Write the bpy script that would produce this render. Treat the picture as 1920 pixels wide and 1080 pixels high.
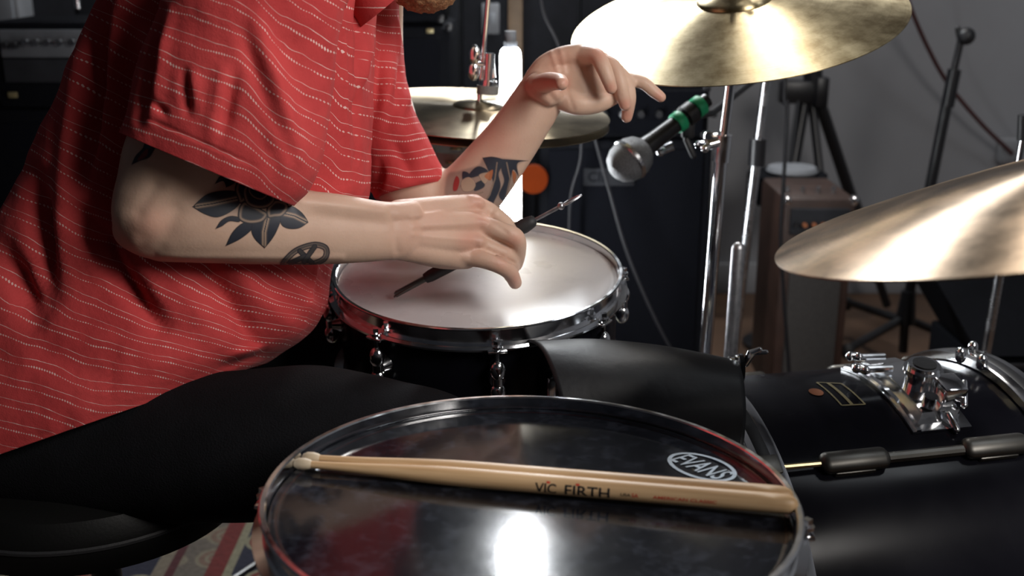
import bpy, bmesh, math, random
import numpy as np
from mathutils import Vector, Matrix, noise
from mathutils.bvhtree import BVHTree
for o in list(bpy.data.objects): bpy.data.objects.remove(o)
random.seed(4)
C = bpy.context.scene.collection
S = bpy.context.scene
R = math.radians
PI = math.pi

# ---------------------------------------------------------------- camera, light, exposure
F = 2100.0; PITCH = R(16.9); CAMH = 1.063
cam = bpy.data.cameras.new('camera'); co = bpy.data.objects.new('camera', cam); C.objects.link(co)
co.location = (0, 0, CAMH); co.rotation_euler = (PI/2 - PITCH, 0, 0)
cam.sensor_width = 36; cam.lens = F/1920*36; cam.clip_start = .02
cam.dof.use_dof = True; cam.dof.focus_distance = 1.18; cam.dof.aperture_fstop = 5.0
S.camera = co
S.view_settings.view_transform = 'Standard'; S.view_settings.look = 'None'
S.view_settings.gamma = 1; S.view_settings.use_curve_mapping = False
S.view_settings.exposure = 0.0
w = bpy.data.worlds.new('world'); S.world = w; w.use_nodes = True
w.node_tree.nodes['Background'].inputs[0].default_value = (.6, .7, 1, 1)
w.node_tree.nodes['Background'].inputs[1].default_value = .02

def area(name, loc, target, sx, sy, power, col):
    l = bpy.data.lights.new(name, 'AREA'); l.shape = 'RECTANGLE'; l.size = sx; l.size_y = sy
    l.energy = power; l.color = col
    o = bpy.data.objects.new(name, l); C.objects.link(o); o.location = loc
    o.rotation_euler = (Vector(target)-Vector(loc)).to_track_quat('-Z', 'Y').to_euler()
    return o
area('key_light', (.95, .2, 1.6), (-.25, 1.2, .8), .6, .6, 21, (1, .95, .9))
area('back_light', (.07, 3.1, 1.99), (0, 1.2, .7), .06, .56, 42, (.93, .97, 1))
area('ceiling_light', (.55, 2.9, 2.6), (.3, 1.4, .9), .25, .25, 16, (1, .96, .9))
area('room_light', (1.5, 1.2, 2.5), (1.3, 2.6, .6), .5, .5, 5, (.9, .95, 1))

def W(px, py, Y):
    """world point seen at pixel (px,py) of the 1920x1080 frame at depth Y"""
    a = (px-960)/F; b = (540-py)/F
    dy = math.cos(PITCH)+b*math.sin(PITCH); dz = -math.sin(PITCH)+b*math.cos(PITCH)
    t = Y/dy
    return Vector((a*t, Y, CAMH+dz*t))
def Wz(px, py, z):
    a = (px-960)/F; b = (540-py)/F
    dy = math.cos(PITCH)+b*math.sin(PITCH); dz = -math.sin(PITCH)+b*math.cos(PITCH)
    t = (z-CAMH)/dz
    return Vector((a*t, dy*t, z))
def PX(p):
    d = p[1]*math.cos(PITCH)-(p[2]-CAMH)*math.sin(PITCH); v = (p[2]-CAMH)*math.cos(PITCH)+p[1]*math.sin(PITCH)
    return 960+F*p[0]/d, 540-F*v/d

# ---------------------------------------------------------------- materials
def nodes(name):
    m = bpy.data.materials.new(name); m.use_nodes = True
    nt = m.node_tree; return m, nt, nt.nodes['Principled BSDF']
def N(nt, t, **k):
    n = nt.nodes.new(t)
    for a, v in k.items():
        if a.startswith('i_'): n.inputs[a[2:].replace('_', ' ')].default_value = v
        else: setattr(n, a, v)
    return n
def pm(name, col, rough=.5, metal=0, spec=.5, coat=0, bump=0, bscale=200, var=0, vscale=20, emit=None, es=0, sss=0, rvar=0, alpha=1):
    m, nt, b = nodes(name); L = nt.links.new
    b.inputs['Base Color'].default_value = (*col, 1); b.inputs['Roughness'].default_value = rough
    b.inputs['Metallic'].default_value = metal; b.inputs['Specular IOR Level'].default_value = spec
    b.inputs['Coat Weight'].default_value = coat; b.inputs['Coat Roughness'].default_value = .08
    tc = N(nt, 'ShaderNodeTexCoord')
    if bump:
        n = N(nt, 'ShaderNodeTexNoise'); n.inputs['Scale'].default_value = bscale; n.inputs['Detail'].default_value = 4
        bp = N(nt, 'ShaderNodeBump'); bp.inputs['Strength'].default_value = bump; bp.inputs['Distance'].default_value = .002
        L(tc.outputs['Object'], n.inputs['Vector']); L(n.outputs[0], bp.inputs['Height']); L(bp.outputs[0], b.inputs['Normal'])
    n = N(nt, 'ShaderNodeTexNoise'); n.inputs['Scale'].default_value = vscale; n.inputs['Detail'].default_value = 5
    L(tc.outputs['Object'], n.inputs['Vector'])
    if var:
        r = N(nt, 'ShaderNodeValToRGB')
        r.color_ramp.elements[0].position = .3; r.color_ramp.elements[1].position = .7
        r.color_ramp.elements[0].color = (*[c*(1-var) for c in col], 1); r.color_ramp.elements[1].color = (*[min(1, c*(1+var)) for c in col], 1)
        L(n.outputs[0], r.inputs[0]); L(r.outputs[0], b.inputs['Base Color'])
    if rvar:
        mr = N(nt, 'ShaderNodeMapRange'); mr.inputs['From Min'].default_value = .3; mr.inputs['From Max'].default_value = .7
        mr.inputs['To Min'].default_value = max(0, rough-rvar); mr.inputs['To Max'].default_value = rough+rvar
        L(n.outputs[0], mr.inputs[0]); L(mr.outputs[0], b.inputs['Roughness'])
    if emit: b.inputs['Emission Color'].default_value = (*emit, 1); b.inputs['Emission Strength'].default_value = es
    if sss: b.inputs['Subsurface Weight'].default_value = sss; b.inputs['Subsurface Radius'].default_value = (.012, .004, .002); b.inputs['Subsurface Scale'].default_value = 1
    return m
M = {}
M['chrome'] = pm('chrome', (.82, .83, .85), .13, 1, rvar=.05, vscale=60)
M['dull_chrome'] = pm('dull_chrome', (.55, .56, .58), .25, 1, rvar=.08, vscale=40)
M['steel'] = pm('brushed_steel', (.45, .45, .47), .4, 1, var=.2, vscale=120)
M['brass_rod'] = pm('brass', (.55, .47, .28), .3, 1, var=.15)
M['black_plastic'] = pm('black_plastic', (.012, .012, .014), .45, bump=.1)
M['black_metal'] = pm('black_metal', (.01, .01, .012), .35, bump=.05)
M['black_tolex'] = pm('black_tolex', (.004, .0045, .0065), .8, spec=.1, bump=.5, bscale=500, var=.3, vscale=200)
M['dark_grille'] = pm('grille_cloth', (.004, .0045, .007), .9, spec=.1, bump=.6, bscale=900, var=.3, vscale=400)
M['shell_black'] = pm('black_drum_wrap', (.006, .006, .009), .22, spec=.1, var=.4, vscale=6, rvar=.08)
M['lug_grey'] = pm('dark_grey_metal', (.13, .125, .115), .42, 1, var=.2)  # plain grey metal, set darker than the chrome and steel
M['dim_plate'] = pm('dim_grey_plate', (.022, .023, .027), .8, spec=.2, var=.2)
M['shell_wine'] = pm('wine_drum_wrap', (.035, .006, .006), .12, coat=.8, var=.3, vscale=8)
M['matte_sheet'] = pm('matte_black_vinyl', (.011, .012, .015), .52, bump=.25, bscale=60, var=.2)
M['trouser'] = pm('black_cotton', (.004, .004, .0055), .9, bump=.5, bscale=500, var=.25, vscale=30, spec=.2)
M['seat_vinyl'] = pm('black_vinyl', (.004, .004, .004), .55, bump=.1, bscale=300, spec=.3)
M['white_lamp'] = pm('lamp_diffuser', (1, 1, 1), .4, emit=(.93, .97, 1), es=60)
M['grey_cap'] = pm('grey_plastic', (.25, .27, .3), .4, bump=.05)
M['grey_wall'] = pm('grey_wall_paint', (.3, .305, .325), .85, bump=.15, bscale=90, var=.06, vscale=4, spec=.2)
M['dark_wall'] = pm('dark_wall_paint', (.06, .065, .08), .85, bump=.15, bscale=90, var=.1, vscale=4, spec=.2)
M['ceiling'] = pm('ceiling_paint', (.12, .12, .13), .9, bump=.1)
M['rubber'] = pm('black_rubber', (.02, .02, .022), .6, bump=.2)
M['green_tape'] = pm('green_tape', (.01, .38, .16), .5, bump=.05, var=.1)
M['orange'] = pm('orange_enamel', (.12, .016, .001), .8, spec=.08, var=.1)
M['brown_tolex'] = pm('brown_tolex', (.035, .016, .011), .55, bump=.5, bscale=400, var=.25)
M['beige_grille'] = pm('taupe_grille_cloth', (.04, .036, .034), .9, bump=.5, bscale=700, var=.2, vscale=200)
M['silver_panel'] = pm('silver_panel', (.15, .16, .175), .5, .3, var=.1)
M['plate'] = pm('pale_plate', (.22, .23, .25), .6, var=.1)
M['wood_post'] = pm('wood_post', (.14, .09, .05), .6, var=.3, vscale=12, bump=.1)
M['cable_black'] = pm('cable_black', (.010, .010, .013), .5, bump=.05)
M['cable_red'] = pm('cable_red', (.07, .02, .02), .6, bump=.05)
M['ink_black'] = pm('black_print', (.01, .01, .012), .5, var=.1)
M['ink_red'] = pm('red_print', (.55, .04, .02), .5, var=.1)
M['logo_grey'] = pm('pale_blue_print', (.36, .46, .56), .5, var=.2, vscale=150)
M['gold_print'] = pm('gold_print', (.3, .25, .13), .4, .5, var=.1)
M['rust_print'] = pm('copper_print', (.4, .15, .07), .4, .3, var=.1)
M['beard'] = pm('ginger_beard', (.32, .17, .08), .8, bump=1, bscale=600, var=.4, vscale=300)
M['hair'] = pm('brown_hair', (.06, .03, .015), .7, bump=1, bscale=300, var=.4, vscale=100)
M['felt'] = pm('grey_felt', (.2, .2, .19), .95, bump=.5)
M['eye_white'] = pm('eye_white', (.7, .68, .65), .2, var=.05)
M['jingle'] = pm('jingle_brass', (.6, .55, .4), .2, 1, var=.1)

def mat_cymbal(name, c1, c2, rough=.32, an=.92):
    m, nt, b = nodes(name); L = nt.links.new
    tc = N(nt, 'ShaderNodeTexCoord'); sx = N(nt, 'ShaderNodeSeparateXYZ'); L(tc.outputs['Object'], sx.inputs[0])
    v = N(nt, 'ShaderNodeCombineXYZ'); L(sx.outputs[0], v.inputs[0]); L(sx.outputs[1], v.inputs[1])
    ln = N(nt, 'ShaderNodeVectorMath', operation='LENGTH'); L(v.outputs[0], ln.inputs[0])
    mp = N(nt, 'ShaderNodeCombineXYZ'); L(ln.outputs['Value'], mp.inputs[0])
    rn = N(nt, 'ShaderNodeTexNoise'); rn.inputs['Scale'].default_value = 450; rn.inputs['Detail'].default_value = 3; L(mp.outputs[0], rn.inputs['Vector'])
    pt = N(nt, 'ShaderNodeTexNoise'); pt.inputs['Scale'].default_value = 22; pt.inputs['Detail'].default_value = 8; pt.inputs['Roughness'].default_value = .7
    L(tc.outputs['Object'], pt.inputs['Vector'])
    r = N(nt, 'ShaderNodeValToRGB'); r.color_ramp.elements[0].position = .36; r.color_ramp.elements[1].position = .62
    r.color_ramp.elements[0].color = (*c1, 1); r.color_ramp.elements[1].color = (*c2, 1)
    L(pt.outputs[0], r.inputs[0])
    mx = N(nt, 'ShaderNodeMix', data_type='RGBA', blend_type='MULTIPLY'); mx.inputs[0].default_value = .35
    L(r.outputs[0], mx.inputs[6]); L(rn.outputs[0], mx.inputs[7]); L(mx.outputs[2], b.inputs['Base Color'])
    ad = N(nt, 'ShaderNodeMath', operation='ADD'); L(rn.outputs[0], ad.inputs[0])
    ml = N(nt, 'ShaderNodeMath', operation='MULTIPLY'); L(pt.outputs[0], ml.inputs[0]); ml.inputs[1].default_value = .5; L(ml.outputs[0], ad.inputs[1])
    bp = N(nt, 'ShaderNodeBump'); bp.inputs['Strength'].default_value = .25; bp.inputs['Distance'].default_value = .0006
    L(ad.outputs[0], bp.inputs['Height']); L(bp.outputs[0], b.inputs['Normal'])
    mr = N(nt, 'ShaderNodeMapRange'); L(pt.outputs[0], mr.inputs[0]); mr.inputs['To Min'].default_value = rough-.08; mr.inputs['To Max'].default_value = rough+.14
    L(mr.outputs[0], b.inputs['Roughness'])
    b.inputs['Metallic'].default_value = 1; b.inputs['Anisotropic'].default_value = an
    tg = N(nt, 'ShaderNodeTangent', direction_type='RADIAL', axis='Z'); L(tg.outputs[0], b.inputs['Tangent'])
    b.inputs['Anisotropic Rotation'].default_value = .25
    return m
M['bronze'] = mat_cymbal('lathed_bronze', (.40, .30, .15), (.72, .60, .37))
M['bronze_dark'] = mat_cymbal('aged_bronze', (.33, .24, .16), (.66, .48, .33))
M['bronze_hat'] = mat_cymbal('hihat_bronze', (.30, .245, .165), (.46, .38, .26), .36)

def mat_head(name, col, rough, scratch, sc=60):
    m, nt, b = nodes(name); L = nt.links.new
    tc = N(nt, 'ShaderNodeTexCoord')
    n = N(nt, 'ShaderNodeTexNoise'); n.inputs['Scale'].default_value = sc; n.inputs['Detail'].default_value = 8; n.inputs['Roughness'].default_value = .65
    L(tc.outputs['Object'], n.inputs['Vector'])
    r = N(nt, 'ShaderNodeValToRGB'); r.color_ramp.elements[0].position = .5; r.color_ramp.elements[1].position = .78
    r.color_ramp.elements[0].color = (*col, 1); r.color_ramp.elements[1].color = (*scratch, 1)
    L(n.outputs[0], r.inputs[0]); L(r.outputs[0], b.inputs['Base Color'])
    n2 = N(nt, 'ShaderNodeTexNoise'); n2.inputs['Scale'].default_value = 9; n2.inputs['Detail'].default_value = 6
    L(tc.outputs['Object'], n2.inputs['Vector'])
    mr = N(nt, 'ShaderNodeMapRange'); L(n2.outputs[0], mr.inputs[0]); mr.inputs['From Min'].default_value = .3; mr.inputs['From Max'].default_value = .7
    mr.inputs['To Min'].default_value = rough*.75; mr.inputs['To Max'].default_value = rough*1.35; L(mr.outputs[0], b.inputs['Roughness'])
    bp = N(nt, 'ShaderNodeBump'); bp.inputs['Strength'].default_value = .12; bp.inputs['Distance'].default_value = .0005
    L(n.outputs[0], bp.inputs['Height']); L(bp.outputs[0], b.inputs['Normal'])
    return m
M['head_black'] = mat_head('black_drum_head', (.005, .006, .009), .10, (.035, .04, .055), 45)
M['head_white'] = mat_head('coated_white_head', (.60, .59, .60), .3, (.5, .49, .5), 14)

def mat_wood_stick():
    m, nt, b = nodes('hickory'); L = nt.links.new
    tc = N(nt, 'ShaderNodeTexCoord'); mp = N(nt, 'ShaderNodeMapping'); mp.inputs['Scale'].default_value = (6, 160, 160)
    L(tc.outputs['Object'], mp.inputs[0])
    n = N(nt, 'ShaderNodeTexNoise'); n.inputs['Scale'].default_value = 1.5; n.inputs['Detail'].default_value = 5; L(mp.outputs[0], n.inputs['Vector'])
    r = N(nt, 'ShaderNodeValToRGB'); r.color_ramp.elements[0].position = .3; r.color_ramp.elements[1].position = .7
    r.color_ramp.elements[0].color = (.50, .31, .155, 1); r.color_ramp.elements[1].color = (.68, .46, .26, 1)
    L(n.outputs[0], r.inputs[0]); L(r.outputs[0], b.inputs['Base Color']); b.inputs['Roughness'].default_value = .42
    return m
M['hickory'] = mat_wood_stick()
M['wood_tip'] = pm('pale_tip', (.55, .45, .32), .5, var=.1)

def mat_skin():
    m, nt, b = nodes('skin'); L = nt.links.new
    tc = N(nt, 'ShaderNodeTexCoord')
    n = N(nt, 'ShaderNodeTexNoise'); n.inputs['Scale'].default_value = 16; n.inputs['Detail'].default_value = 5; L(tc.outputs['Object'], n.inputs['Vector'])
    r = N(nt, 'ShaderNodeValToRGB'); r.color_ramp.elements[0].position = .32; r.color_ramp.elements[1].position = .68
    r.color_ramp.elements[0].color = (.55, .36, .27, 1); r.color_ramp.elements[1].color = (.66, .46, .35, 1)
    L(n.outputs[0], r.inputs[0])
    at = N(nt, 'ShaderNodeAttribute', attribute_name='blush')
    mx = N(nt, 'ShaderNodeMix', data_type='RGBA'); L(at.outputs['Fac'], mx.inputs[0]); L(r.outputs[0], mx.inputs[6]); mx.inputs[7].default_value = (.62, .22, .16, 1)
    L(mx.outputs[2], b.inputs['Base Color'])
    b.inputs['Roughness'].default_value = .48; b.inputs['Specular IOR Level'].default_value = .35
    b.inputs['Subsurface Weight'].default_value = .15; b.inputs['Subsurface Radius'].default_value = (.01, .004, .002); b.inputs['Subsurface Scale'].default_value = .6
    n2 = N(nt, 'ShaderNodeTexNoise'); n2.inputs['Scale'].default_value = 350; n2.inputs['Detail'].default_value = 4; L(tc.outputs['Object'], n2.inputs['Vector'])
    bp = N(nt, 'ShaderNodeBump'); bp.inputs['Strength'].default_value = .25; bp.inputs['Distance'].default_value = .0008
    L(n2.outputs[0], bp.inputs['Height']); L(bp.outputs[0], b.inputs['Normal'])
    return m
M['skin'] = mat_skin()

def mat_ink():
    m, nt, b = nodes('tattoo_ink'); L = nt.links.new
    a = N(nt, 'ShaderNodeAttribute', attribute_name='ink')
    L(a.outputs['Color'], b.inputs['Base Color']); L(a.outputs['Alpha'], b.inputs['Alpha'])
    b.inputs['Roughness'].default_value = .5; b.inputs['Specular IOR Level'].default_value = .35
    return m
M['ink'] = mat_ink()

def mat_shirt():
    m, nt, b = nodes('red_striped_cotton'); L = nt.links.new
    def attr(n): return N(nt, 'ShaderNodeAttribute', attribute_name=n).outputs['Fac']
    def mth(op, a, b_=None, c=None):
        n = N(nt, 'ShaderNodeMath', operation=op)
        for i, v in enumerate((a, b_, c)):
            if v is None: continue
            if isinstance(v, (int, float)): n.inputs[i].default_value = v
            else: L(v, n.inputs[i])
        return n.outputs[0]
    st = attr('st'); al = attr('al')
    cv = N(nt, 'ShaderNodeCombineXYZ'); L(al, cv.inputs[0]); L(mth('FLOOR', st), cv.inputs[1])
    nz = N(nt, 'ShaderNodeTexNoise'); nz.inputs['Scale'].default_value = 2.2; nz.inputs['Detail'].default_value = 2; L(cv.outputs[0], nz.inputs['Vector'])
    nzf = N(nt, 'ShaderNodeTexNoise'); nzf.inputs['Scale'].default_value = 30; nzf.inputs['Detail'].default_value = 2; L(cv.outputs[0], nzf.inputs['Vector'])
    t = mth('FRACT', mth('ADD', st, mth('MULTIPLY', mth('SUBTRACT', nzf.outputs[0], .5), .02)))
    d1 = mth('ABSOLUTE', mth('SUBTRACT', t, .1)); d2 = mth('ABSOLUTE', mth('SUBTRACT', t, .45))
    wv = mth('MULTIPLY_ADD', nz.outputs[0], .024, .007)
    l1 = mth('SMOOTH_MIN', 1.0, mth('MAXIMUM', 0.0, mth('MULTIPLY', mth('SUBTRACT', wv, d1), 60.0)), .01)
    dots = mth('SINE', mth('MULTIPLY', al, 78.0))
    w2 = mth('MULTIPLY', mth('MULTIPLY_ADD', nz.outputs[0], .120, -.014), mth('MULTIPLY_ADD', dots, .5, .5))
    l2 = mth('MINIMUM', 1.0, mth('MAXIMUM', 0.0, mth('MULTIPLY', mth('SUBTRACT', w2, d2), 60.0)))
    ln = mth('MINIMUM', 1.0, mth('ADD', l1, l2))
    ln = mth('MULTIPLY', ln, mth('MULTIPLY_ADD', nz.outputs[0], .9, .25))
    tc = N(nt, 'ShaderNodeTexCoord')
    n = N(nt, 'ShaderNodeTexNoise'); n.inputs['Scale'].default_value = 9; n.inputs['Detail'].default_value = 4; L(tc.outputs['Object'], n.inputs['Vector'])
    r = N(nt, 'ShaderNodeValToRGB'); r.color_ramp.elements[0].color = (.44, .042, .045, 1); r.color_ramp.elements[1].color = (.60, .07, .07, 1)
    r.color_ramp.elements[0].position = .3; r.color_ramp.elements[1].position = .7
    L(n.outputs[0], r.inputs[0])
    mx = N(nt, 'ShaderNodeMix', data_type='RGBA'); mx.clamp_factor = True; L(ln, mx.inputs[0]); L(r.outputs[0], mx.inputs[6]); mx.inputs[7].default_value = (.85, .62, .58, 1)
    L(mx.outputs[2], b.inputs['Base Color']); b.inputs['Roughness'].default_value = .85; b.inputs['Specular IOR Level'].default_value = .2
    b.inputs['Sheen Weight'].default_value = .03; b.inputs['Sheen Roughness'].default_value = .4
    n2 = N(nt, 'ShaderNodeTexNoise'); n2.inputs['Scale'].default_value = 700; n2.inputs['Detail'].default_value = 3; L(tc.outputs['Object'], n2.inputs['Vector'])
    n3 = N(nt, 'ShaderNodeTexNoise'); n3.inputs['Scale'].default_value = 28; n3.inputs['Detail'].default_value = 3; L(tc.outputs['Object'], n3.inputs['Vector'])
    bp = N(nt, 'ShaderNodeBump'); bp.inputs['Strength'].default_value = .3; bp.inputs['Distance'].default_value = .001
    L(n2.outputs[0], bp.inputs['Height'])
    bp2 = N(nt, 'ShaderNodeBump'); bp2.inputs['Strength'].default_value = .5; bp2.inputs['Distance'].default_value = .006
    L(n3.outputs[0], bp2.inputs['Height']); L(bp.outputs[0], bp2.inputs['Normal']); L(bp2.outputs[0], b.inputs['Normal'])
    return m
M['shirt'] = mat_shirt()

def mat_rug():
    m, nt, b = nodes('patterned_rug_wool'); L = nt.links.new
    tc = N(nt, 'ShaderNodeTexCoord'); sx = N(nt, 'ShaderNodeSeparateXYZ'); L(tc.outputs['Object'], sx.inputs[0])
    mr = N(nt, 'ShaderNodeMapRange'); mr.inputs['From Min'].default_value = -1.0; mr.inputs['From Max'].default_value = 1.0; L(sx.outputs[0], mr.inputs[0])
    def ramp(stops, const=True):
        r = N(nt, 'ShaderNodeValToRGB'); r.color_ramp.interpolation = 'CONSTANT' if const else 'LINEAR'
        e = r.color_ramp.elements
        while len(e) < len(stops): e.new(.5)
        for k, (p, c) in enumerate(stops): e[k].position = p; e[k].color = (*c, 1)
        return r
    red = (.12, .014, .012); pale = (.16, .13, .095); navy = (.012, .012, .028); cream = (.20, .18, .12)
    q = lambda x: (x+1)/2
    base = ramp([(0, red), (q(-.64), (.16, .13, .095)), (q(-.615), (.06, .01, .013)), (q(-.60), pale), (q(-.545), red), (q(-.515), cream), (q(-.498), navy), (q(-.36), cream), (q(-.34), red)])
    L(mr.outputs[0], base.inputs[0])
    vo = N(nt, 'ShaderNodeTexVoronoi'); vo.inputs['Scale'].default_value = 13; vo.inputs['Randomness'].default_value = .6; L(tc.outputs['Object'], vo.inputs['Vector'])
    mot = ramp([(0, (.16, .02, .015)), (.16, cream), (.24, (.13, .02, .015)), (.36, cream), (.46, navy), (.6, navy)])
    L(vo.outputs['Distance'], mot.inputs[0])
    ms = ramp([(0, (1, 1, 1)), (q(-.64), (0, 0, 0)), (q(-.60), (.35,)*3), (q(-.545), (0, 0, 0)), (q(-.498), (1, 1, 1)), (q(-.36), (0, 0, 0)), (q(-.34), (1, 1, 1))])
    L(mr.outputs[0], ms.inputs[0])
    mx = N(nt, 'ShaderNodeMix', data_type='RGBA'); L(ms.outputs[0], mx.inputs[0]); L(base.outputs[0], mx.inputs[6]); L(mot.outputs[0], mx.inputs[7])
    n = N(nt, 'ShaderNodeTexNoise'); n.inputs['Scale'].default_value = 90; n.inputs['Detail'].default_value = 4; L(tc.outputs['Object'], n.inputs['Vector'])
    m2 = N(nt, 'ShaderNodeMix', data_type='RGBA', blend_type='MULTIPLY'); m2.inputs[0].default_value = .6; L(mx.outputs[2], m2.inputs[6]); L(n.outputs[0], m2.inputs[7])
    L(m2.outputs[2], b.inputs['Base Color']); b.inputs['Roughness'].default_value = .95
    bp = N(nt, 'ShaderNodeBump'); bp.inputs['Strength'].default_value = .6; bp.inputs['Distance'].default_value = .003; L(n.outputs[0], bp.inputs['Height']); L(bp.outputs[0], b.inputs['Normal'])
    return m
M['rug'] = mat_rug()
M['floor_wood'] = pm('floor_wood', (.09, .05, .03), .5, var=.35, vscale=5, bump=.1)
M['mesh_grille'] = pm('mic_mesh', (.15, .155, .165), .45, .2, bump=1, bscale=900, var=.4, vscale=500)

# ---------------------------------------------------------------- builders
class MB:
    def __init__(s): s.v = []; s.f = []
    def add(s, v, f):
        k = len(s.v); s.v += [Vector(p) for p in v]; s.f += [tuple(i+k for i in q) for q in f]; return s
    def tube(s, pts, rad, n=12, cap=True, flat=None, up=None):
        pts = [Vector(p) for p in pts]
        if not hasattr(rad, '__len__'): rad = [rad]*len(pts)
        vs = []; fs = []; prev = None
        for i, p in enumerate(pts):
            t = (pts[min(i+1, len(pts)-1)]-pts[max(i-1, 0)])
            t = t.normalized() if t.length > 1e-9 else Vector((0, 0, 1))
            if prev is None:
                a = Vector(up) if up else (Vector((0, 0, 1)) if abs(t.z) < .9 else Vector((0, 1, 0)))
            else: a = prev
            a = (a-t*a.dot(t)); a = a.normalized(); prev = a
            b = t.cross(a)
            fl = 1 if flat is None else (flat[i] if hasattr(flat, '__len__') else flat)
            for k in range(n):
                g = 2*PI*k/n
                vs.append(p+(a*math.cos(g)+b*math.sin(g)*fl)*rad[i])
        m = len(pts)
        for i in range(m-1):
            for k in range(n):
                k2 = (k+1) % n; fs.append((i*n+k, i*n+k2, (i+1)*n+k2, (i+1)*n+k))
        if cap: fs.append(tuple(reversed(range(n)))); fs.append(tuple(range((m-1)*n, m*n)))
        return s.add(vs, fs)
    def capsule(s, pts, rad, n=14, flat=None, up=None, e=3):
        """tube with rounded ends"""
        pts = [Vector(p) for p in pts]; rad = list(rad) if hasattr(rad, '__len__') else [rad]*len(pts)
        fl = list(flat) if hasattr(flat, '__len__') else [flat or 1]*len(pts)
        t0 = (pts[0]-pts[1]).normalized(); t1 = (pts[-1]-pts[-2]).normalized()
        A = []; RA = []
        for k in range(e, 0, -1):
            g = k/e*PI/2*.96; A.append(pts[0]+t0*math.sin(g)*rad[0]); RA.append(math.cos(g)*rad[0])
        B = []; RB = []
        for k in range(1, e+1):
            g = k/e*PI/2*.96; B.append(pts[-1]+t1*math.sin(g)*rad[-1]); RB.append(math.cos(g)*rad[-1])
        return s.tube(A+pts+B, RA+rad+RB, n, True, [fl[0]]*e+fl+[fl[-1]]*e, up)
    def box(s, c, d, rot=None, bev=0):
        c = Vector(c); h = [q/2 for q in d]
        bm = bmesh.new(); bmesh.ops.create_cube(bm, size=1)
        for v in bm.verts: v.co = Vector((v.co.x*d[0], v.co.y*d[1], v.co.z*d[2]))
        if bev: bmesh.ops.bevel(bm, geom=bm.edges[:], offset=bev, segments=2, affect='EDGES', profile=.5)
        rm = rot.to_matrix() if hasattr(rot, 'to_matrix') else (rot if rot is not None else Matrix.Identity(3))
        bm.verts.index_update()
        s.add([c+rm@v.co for v in bm.verts], [tuple(v.index for v in f.verts) for f in bm.faces]); bm.free()
        return s
    def lathe(s, prof, n=48, mat=None, closed=False):
        vs = []; fs = []
        for (r, z) in prof:
            for k in range(n):
                g = 2*PI*k/n; vs.append(Vector((r*math.cos(g), r*math.sin(g), z)))
        m = len(prof)
        for i in range(m-1+(1 if closed else 0)):
            j = (i+1) % m
            for k in range(n):
                k2 = (k+1) % n; fs.append((i*n+k, i*n+k2, j*n+k2, j*n+k))
        if mat is not None: vs = [mat@v for v in vs]
        return s.add(vs, fs)
    def ball(s, c, r, n=12):
        r = r if hasattr(r, '__len__') else (r, r, r)
        prof = [(math.sin(PI*i/n)+1e-4*(i in (0, n)), math.cos(PI*i/n)) for i in range(n+1)]
        mt = Matrix.Translation(Vector(c)) @ Matrix.Diagonal((*r, 1))
        return s.lathe(prof, n*2, mt)
    def build(s, name, mat, parent=None, world=False, smooth=True, angle=35, solid=0, weld=False):
        me = bpy.data.meshes.new(name)
        vs = s.v
        if world and parent is not None:
            inv = ROOT[root(parent).name].inverted(); vs = [inv@v for v in vs]
        me.from_pydata([tuple(v) for v in vs], [], s.f); me.update()
        bm = bmesh.new(); bm.from_mesh(me)
        if weld: bmesh.ops.remove_doubles(bm, verts=bm.verts, dist=1e-5)
        bmesh.ops.recalc_face_normals(bm, faces=bm.faces); bm.to_mesh(me); bm.free()
        if smooth:
            me.shade_smooth(); me.set_sharp_from_angle(angle=R(angle))
        me.materials.append(M[mat] if isinstance(mat, str) else mat)
        o = bpy.data.objects.new(name, me); C.objects.link(o)
        if parent is not None: o.parent = parent
        if solid:
            md = o.modifiers.new('solid', 'SOLIDIFY'); md.thickness = solid; md.offset = 0
        return o
ROOT = {}
def root(o):
    while o.parent: o = o.parent
    return o
def thing(name, label, cat, loc=(0, 0, 0), rot=None, group=None):
    o = bpy.data.objects.new(name, None); C.objects.link(o); o.empty_display_size = .05
    o.location = loc
    mt = Matrix.Translation(Vector(loc))
    if rot is not None:
        o.rotation_euler = rot.to_euler(); mt = mt @ rot.to_matrix().to_4x4()
    ROOT[o.name] = mt
    o['label'] = label; o['category'] = cat
    if group: o['group'] = group
    return o
def tag(o, label, cat, group=None):
    o['label'] = label; o['category'] = cat
    if group: o['group'] = group
    return o
def struct(o): o['kind'] = 'structure'; return o
def dupc(o, parent, loc=None, rot=None):
    c = o.copy(); C.objects.link(c); c.parent = parent
    if loc is not None: c.location = loc
    if rot is not None: c.rotation_euler = rot
    for ch in list(o.children):
        d = ch.copy(); C.objects.link(d); d.parent = c
    return c
def spline(pts, n):
    """Catmull-Rom through tuples of any length"""
    P = [np.array(p, float) for p in pts]; P = [2*P[0]-P[1]]+P+[2*P[-1]-P[-2]]; out = []
    m = len(P)-3
    for k in range(n):
        u = k/(n-1)*m; i = min(int(u), m-1); t = u-i
        a, b, c, d = P[i:i+4]
        out.append(.5*((2*b)+(-a+c)*t+(2*a-5*b+4*c-d)*t*t+(-a+3*b-3*c+d)*t**3))
    return out
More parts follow.
